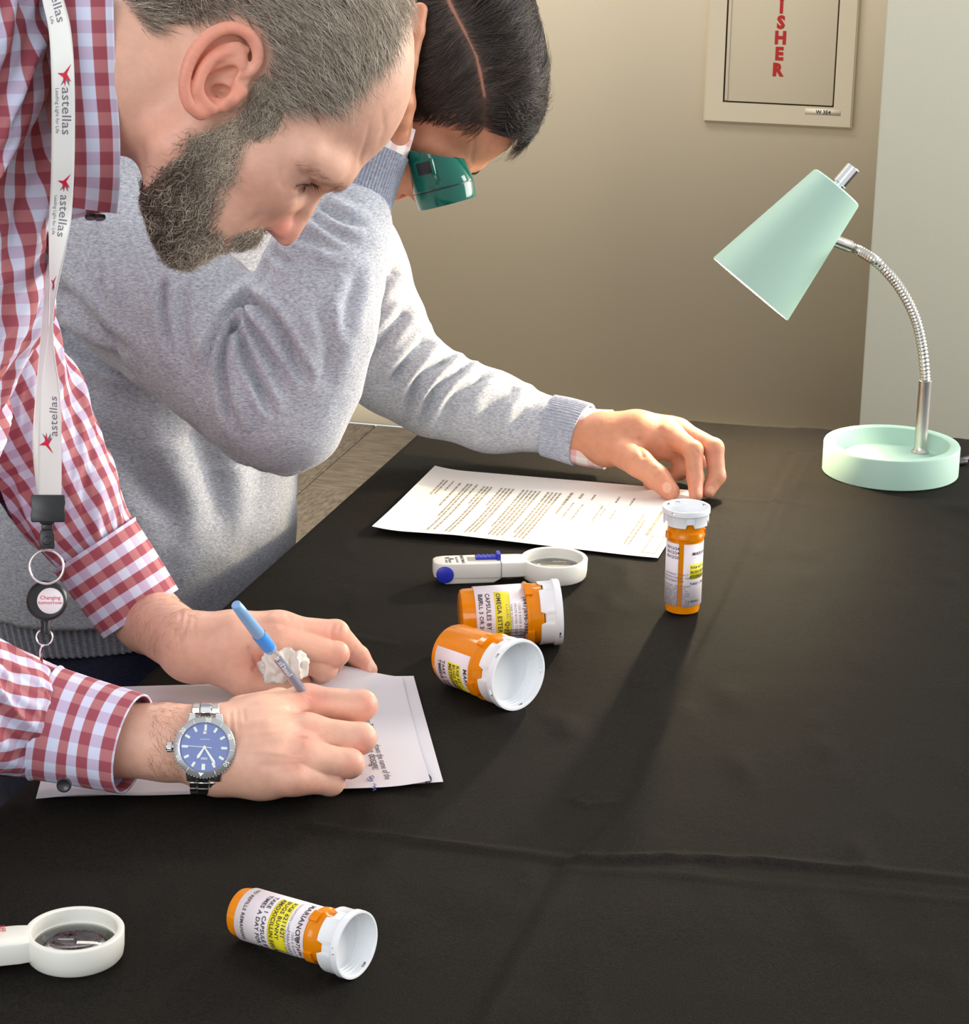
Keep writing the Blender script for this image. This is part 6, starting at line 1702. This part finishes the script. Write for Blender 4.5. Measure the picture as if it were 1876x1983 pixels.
# ---- lanyard with a badge reel
M_STRAP = mat('white_satin_strap', srgb(232, 230, 224), .38); M_STAR = mat('red_print', srgb(206, 22, 60), .5); M_GREYP = mat('grey_print', srgb(120, 112, 122), .5)
lan = thing('lanyard', 'white printed lanyard with a black badge reel hanging from the bearded man\'s neck', 'lanyard', tuple(at(95, 960, 1.52)))
LY_ = 1.520
def strap(name, knots, n=160):
    """knots: (px, py, Y, half width m, twist deg)"""
    K = np.array([[*at(x, y, Y), w, math.radians(t)] for x, y, Y, w, t in knots]); S = spline(K, n)
    P = S[:, :3]; T = np.gradient(P, axis=0); T /= np.linalg.norm(T, axis=1)[:, None]
    W = []
    for i in range(n):
        c = unit(CO - P[i]); s = unit(np.cross(T[i], c)); s = s if s @ CR > 0 else -s
        f = np.cross(s, T[i]); f = f if f @ c > 0 else -f
        W.append(math.cos(S[i, 4]) * s + math.sin(S[i, 4]) * f)
    W = np.array(W); Nn = np.cross(W, T); sg = np.sign((Nn * (CO - P)).sum(1)); sg[sg == 0] = 1
    Nn = Nn * np.sign(sg[0] + .1)
    u = np.linspace(-1, 1, 9)
    V = P[:, None] + (W * S[:, 3:4])[:, None] * u[None, :, None]
    V = V.reshape(-1, 3); i = np.arange(n - 1)[:, None] * 9 + np.arange(8)[None]
    F = np.stack([i, i + 1, i + 10, i + 9], -1).reshape(-1, 4)
    Nv = np.repeat(Nn, 9, 0); k = len(V)
    V2 = np.concatenate([V + Nv * .0003, V - Nv * .0003])
    e = np.array(list(range(9)) + [r * 9 + 8 for r in range(1, n)] + [(n - 1) * 9 + c for c in range(7, -1, -1)] + [r * 9 for r in range(n - 2, 0, -1)]); e2 = np.roll(e, -1)
    o = mesh_np(name, V2, np.concatenate([F, F[:, ::-1] + k, np.stack([e, e2, e2 + k, e + k], 1)]), M_STRAP, lan)
    L = np.concatenate([[0], np.cumsum(np.linalg.norm(np.diff(P, axis=0), axis=1))])
    def pt(s, w):       # s metres along, w metres across (to the right)
        s = np.clip(s, 0, L[-1]); r = np.array([np.interp(s, L, P[:, j]) for j in range(3)]).T; a = np.array([np.interp(s, L, W[:, j]) for j in range(3)]).T; b = np.array([np.interp(s, L, Nn[:, j]) for j in range(3)]).T
        a = a / np.linalg.norm(a, axis=1)[:, None]
        return r + a * np.asarray(w)[:, None] + b * .0005
    q = proj(P)
    return o, pt, (lambda py: float(np.interp(py, q[:, 1], L)))
so, spt, s_at = strap('strap', [(92, -90, 1.535, .0072, 25), (101, -10, 1.522, .0072, 22), (116, 60, 1.512, .0072, 12), (122, 160, 1.504, .0074, 0), (122, 300, 1.510, .0075, 0), (118, 400, 1.52, .0074, 0), (112, 470, 1.52, .0073, 36), (105, 540, 1.52, .0073, 66), (100, 610, 1.52, .0074, 82), (98, 680, 1.52, .0075, 70), (98, 760, 1.52, .0076, 34), (97, 840, 1.52, .0077, 8), (97, 890, 1.52, .0078, 0), (97, 962, 1.52, .0078, 0)])
so2, spt2, _ = strap('strap', [(99, 430, 1.65, .0070, 76), (96, 500, 1.61, .0070, 76), (91, 570, 1.575, .0072, 76), (86, 670, 1.545, .0074, 66), (82, 780, 1.53, .0075, 50), (86, 880, 1.523, .0078, 10), (95, 962, 1.5218, .0078, 0)])
def strap_text(txt, y0, y1, wc_, size_k, m, flip=False, pt=spt, sat=s_at, bold=.0):
    V, F = text_verts(txt, 1.0, bold=bold); s0, s1 = sat(y0), sat(y1); k = (s1 - s0) / V[:, 0].max()
    h = (V[:, 1]) * size_k
    if not flip: s = s0 + V[:, 0] * k; w = wc_ + h
    else: s = s1 - V[:, 0] * k; w = wc_ - h
    mesh_np('strap_print', pt(s, w), F, m, lan, smooth=False)
def star(yc, wc_, sz, flip=1):
    s0 = s_at(yc)
    red = [(-1.0, .15), (-.42, .28), (.95, .95), (.10, .18), (-.1, -.05), (.45, -.9), (-.38, -.12)]
    red = [(.55, .95), (.10, .22), (-.95, .30), (-.45, .0), (-.62, -.5), (-.05, -.22), (1.0, -.75), (.35, .05)]
    grey = [(.25, -.2), (.9, -.55), (.35, .15), (.95, .35), (.2, .35), (-.1, .1)]
    for poly, m, dz in ((grey, M_GREYP, 0), ([(-1.0, .62), (-.15, .12), (.55, .55), (.25, .02), (1.0, -.10), (.15, -.28), (-.2, -.85), (-.22, -.18)], M_STAR, .0002)):
        P = np.array(poly); V = spt(s0 + P[:, 0] * sz * flip, wc_ + P[:, 1] * sz * .85); V = V + unit(CO - V[0]) * dz
        c = V.mean(0); n = len(V)
        mesh_np('strap_star', np.vstack([V, c]), [(i, (i + 1) % n, n) for i in range(n)], m, lan, smooth=False)
star(146, .0018, .0072); strap_text('astellas', 168, 260, -.0008, .0085, M_GREYP); strap_text('Leading Light for Life', 170, 258, -.0048, .0032, M_GREYP)
star(353, .0018, .0068); strap_text('astellas', 376, 458, -.0008, .0082, M_GREYP); strap_text('Leading Light for Life', 378, 456, -.0046, .0030, M_GREYP)
strap_text('ellas', -8, 44, -.0008, .0085, M_GREYP); strap_text('Life', 28, 44, -.0048, .0032, M_GREYP)
star(548, .0005, .0060); star(858, -.0018, .0075, -1); strap_text('astellas', 766, 845, .0050, .0080, M_GREYP, True)
# clip, ring and reel
def cam_frame(px, py, Y): 
    o = at(px, py, Y); z = unit(CO - o); x = unit(CR - z * (CR @ z)); return frame(o, x, np.cross(z, x), z)
M1 = cam_frame(93, 986, 1.518)
cl = MB().prism([(-.0108, -.0090), (-.0116, -.0080), (-.0118, -.0040), (-.0110, .0), (-.0118, .0045), (-.0112, .0098), (.0112, .0098), (.0118, .0045), (.0110, .0), (.0118, -.0040), (.0116, -.0080), (.0108, -.0090)], -.0030, .0030, M1)
cl.build('strap_clamp', M_BLK, lan, bevel=.0010)
M2 = cam_frame(91, 1026, 1.518)
MB().prism([(-.0050, .0085), (.0050, .0085), (.0050, .0040), (-.0050, .0040)][::-1], -.0025, .0025, M2).prism([(-.0038, .0042), (.0038, .0042), (.0038, -.0002), (-.0038, -.0002)][::-1], -.002, .002, M2).prism([(-.0042, 0), (.0042, 0), (.0052, -.0030), (.0052, -.0130), (-.0052, -.0130), (-.0052, -.0030)][::-1], -.0026, .0026, M2).build('swivel', M_BLK, lan, bevel=.0008)
MB().lathe([(0, .0032), (.0026, .0028), (.0030, .0015), (.0030, -.001), (0, -.001)], 20, M2 @ Matrix.Translation((0, -.0075, .0026))).build('swivel_rivet', M_BLK, lan)
M3 = cam_frame(90, 1098, 1.518)
def ring(r, t, M, n=64, nn=10):
    V = []; F = []
    for i in range(n):
        a = 2 * math.pi * i / n
        for j in range(nn):
            b = 2 * math.pi * j / nn; V.append(tuple(M @ Vector(((r + t * math.cos(b)) * math.cos(a), (r + t * math.cos(b)) * math.sin(a), t * math.sin(b)))))
    for i in range(n):
        for j in range(nn): F.append((i*nn+j, ((i+1) % n)*nn+j, ((i+1) % n)*nn+(j+1) % nn, i*nn+(j+1) % nn))
    return V, F
MB().add(*ring(.0116, .0009, M3)).build('split_ring', M_STEELP, lan)
M4 = cam_frame(91, 1163, 1.518)
MB().lathe([(0, -.0045), (.0128, -.0045), (.0140, -.0035), (.0142, .002), (.0136, .0036), (.0122, .0044), (.0112, .0040), (0, .0040)], 72, M4).build('badge_reel', M_BLK, lan)
M4b = M4 @ Matrix.Translation((.0022, -.0002, .0041))
MB().lathe([(0, .0004), (.0086, .0003), (.0090, 0), (0, 0)], 56, M4b).build('reel_sticker', mat('sticker_white', srgb(246, 238, 240), .4), lan)
for txt, y in (('Changing', .0010), ('tomorrow', -.0024)):
    V, F = text_verts(txt, .0038, 'CENTER', bold=.00002); mesh_np('reel_print', to_world(M4b, np.stack([V[:, 0], V[:, 1] + y, np.full(len(V), .00048)], 1)), F, M_STAR, lan, smooth=False)
M5 = cam_frame(88, 1212, 1.518)
MB().lathe([(0, -.006), (.0028, -.006), (.0036, -.003), (.0030, .0), (.0036, .003), (.0028, .006), (0, .006)], 24, M5 @ Matrix.Rotation(-math.pi / 2, 4, 'X')).build('cord_stop', M_BLK, lan)
MB().add(*ring(.0056, .0006, cam_frame(86, 1234, 1.518))).build('key_loop', M_STEELP, lan)
MB().tube(spline([at(82, 1250, 1.518), at(79, 1262, 1.519), at(80, 1278, 1.52), at(82, 1300, 1.523)], 20), .0011, 8).build('snap_hook', M_STEELP, lan)
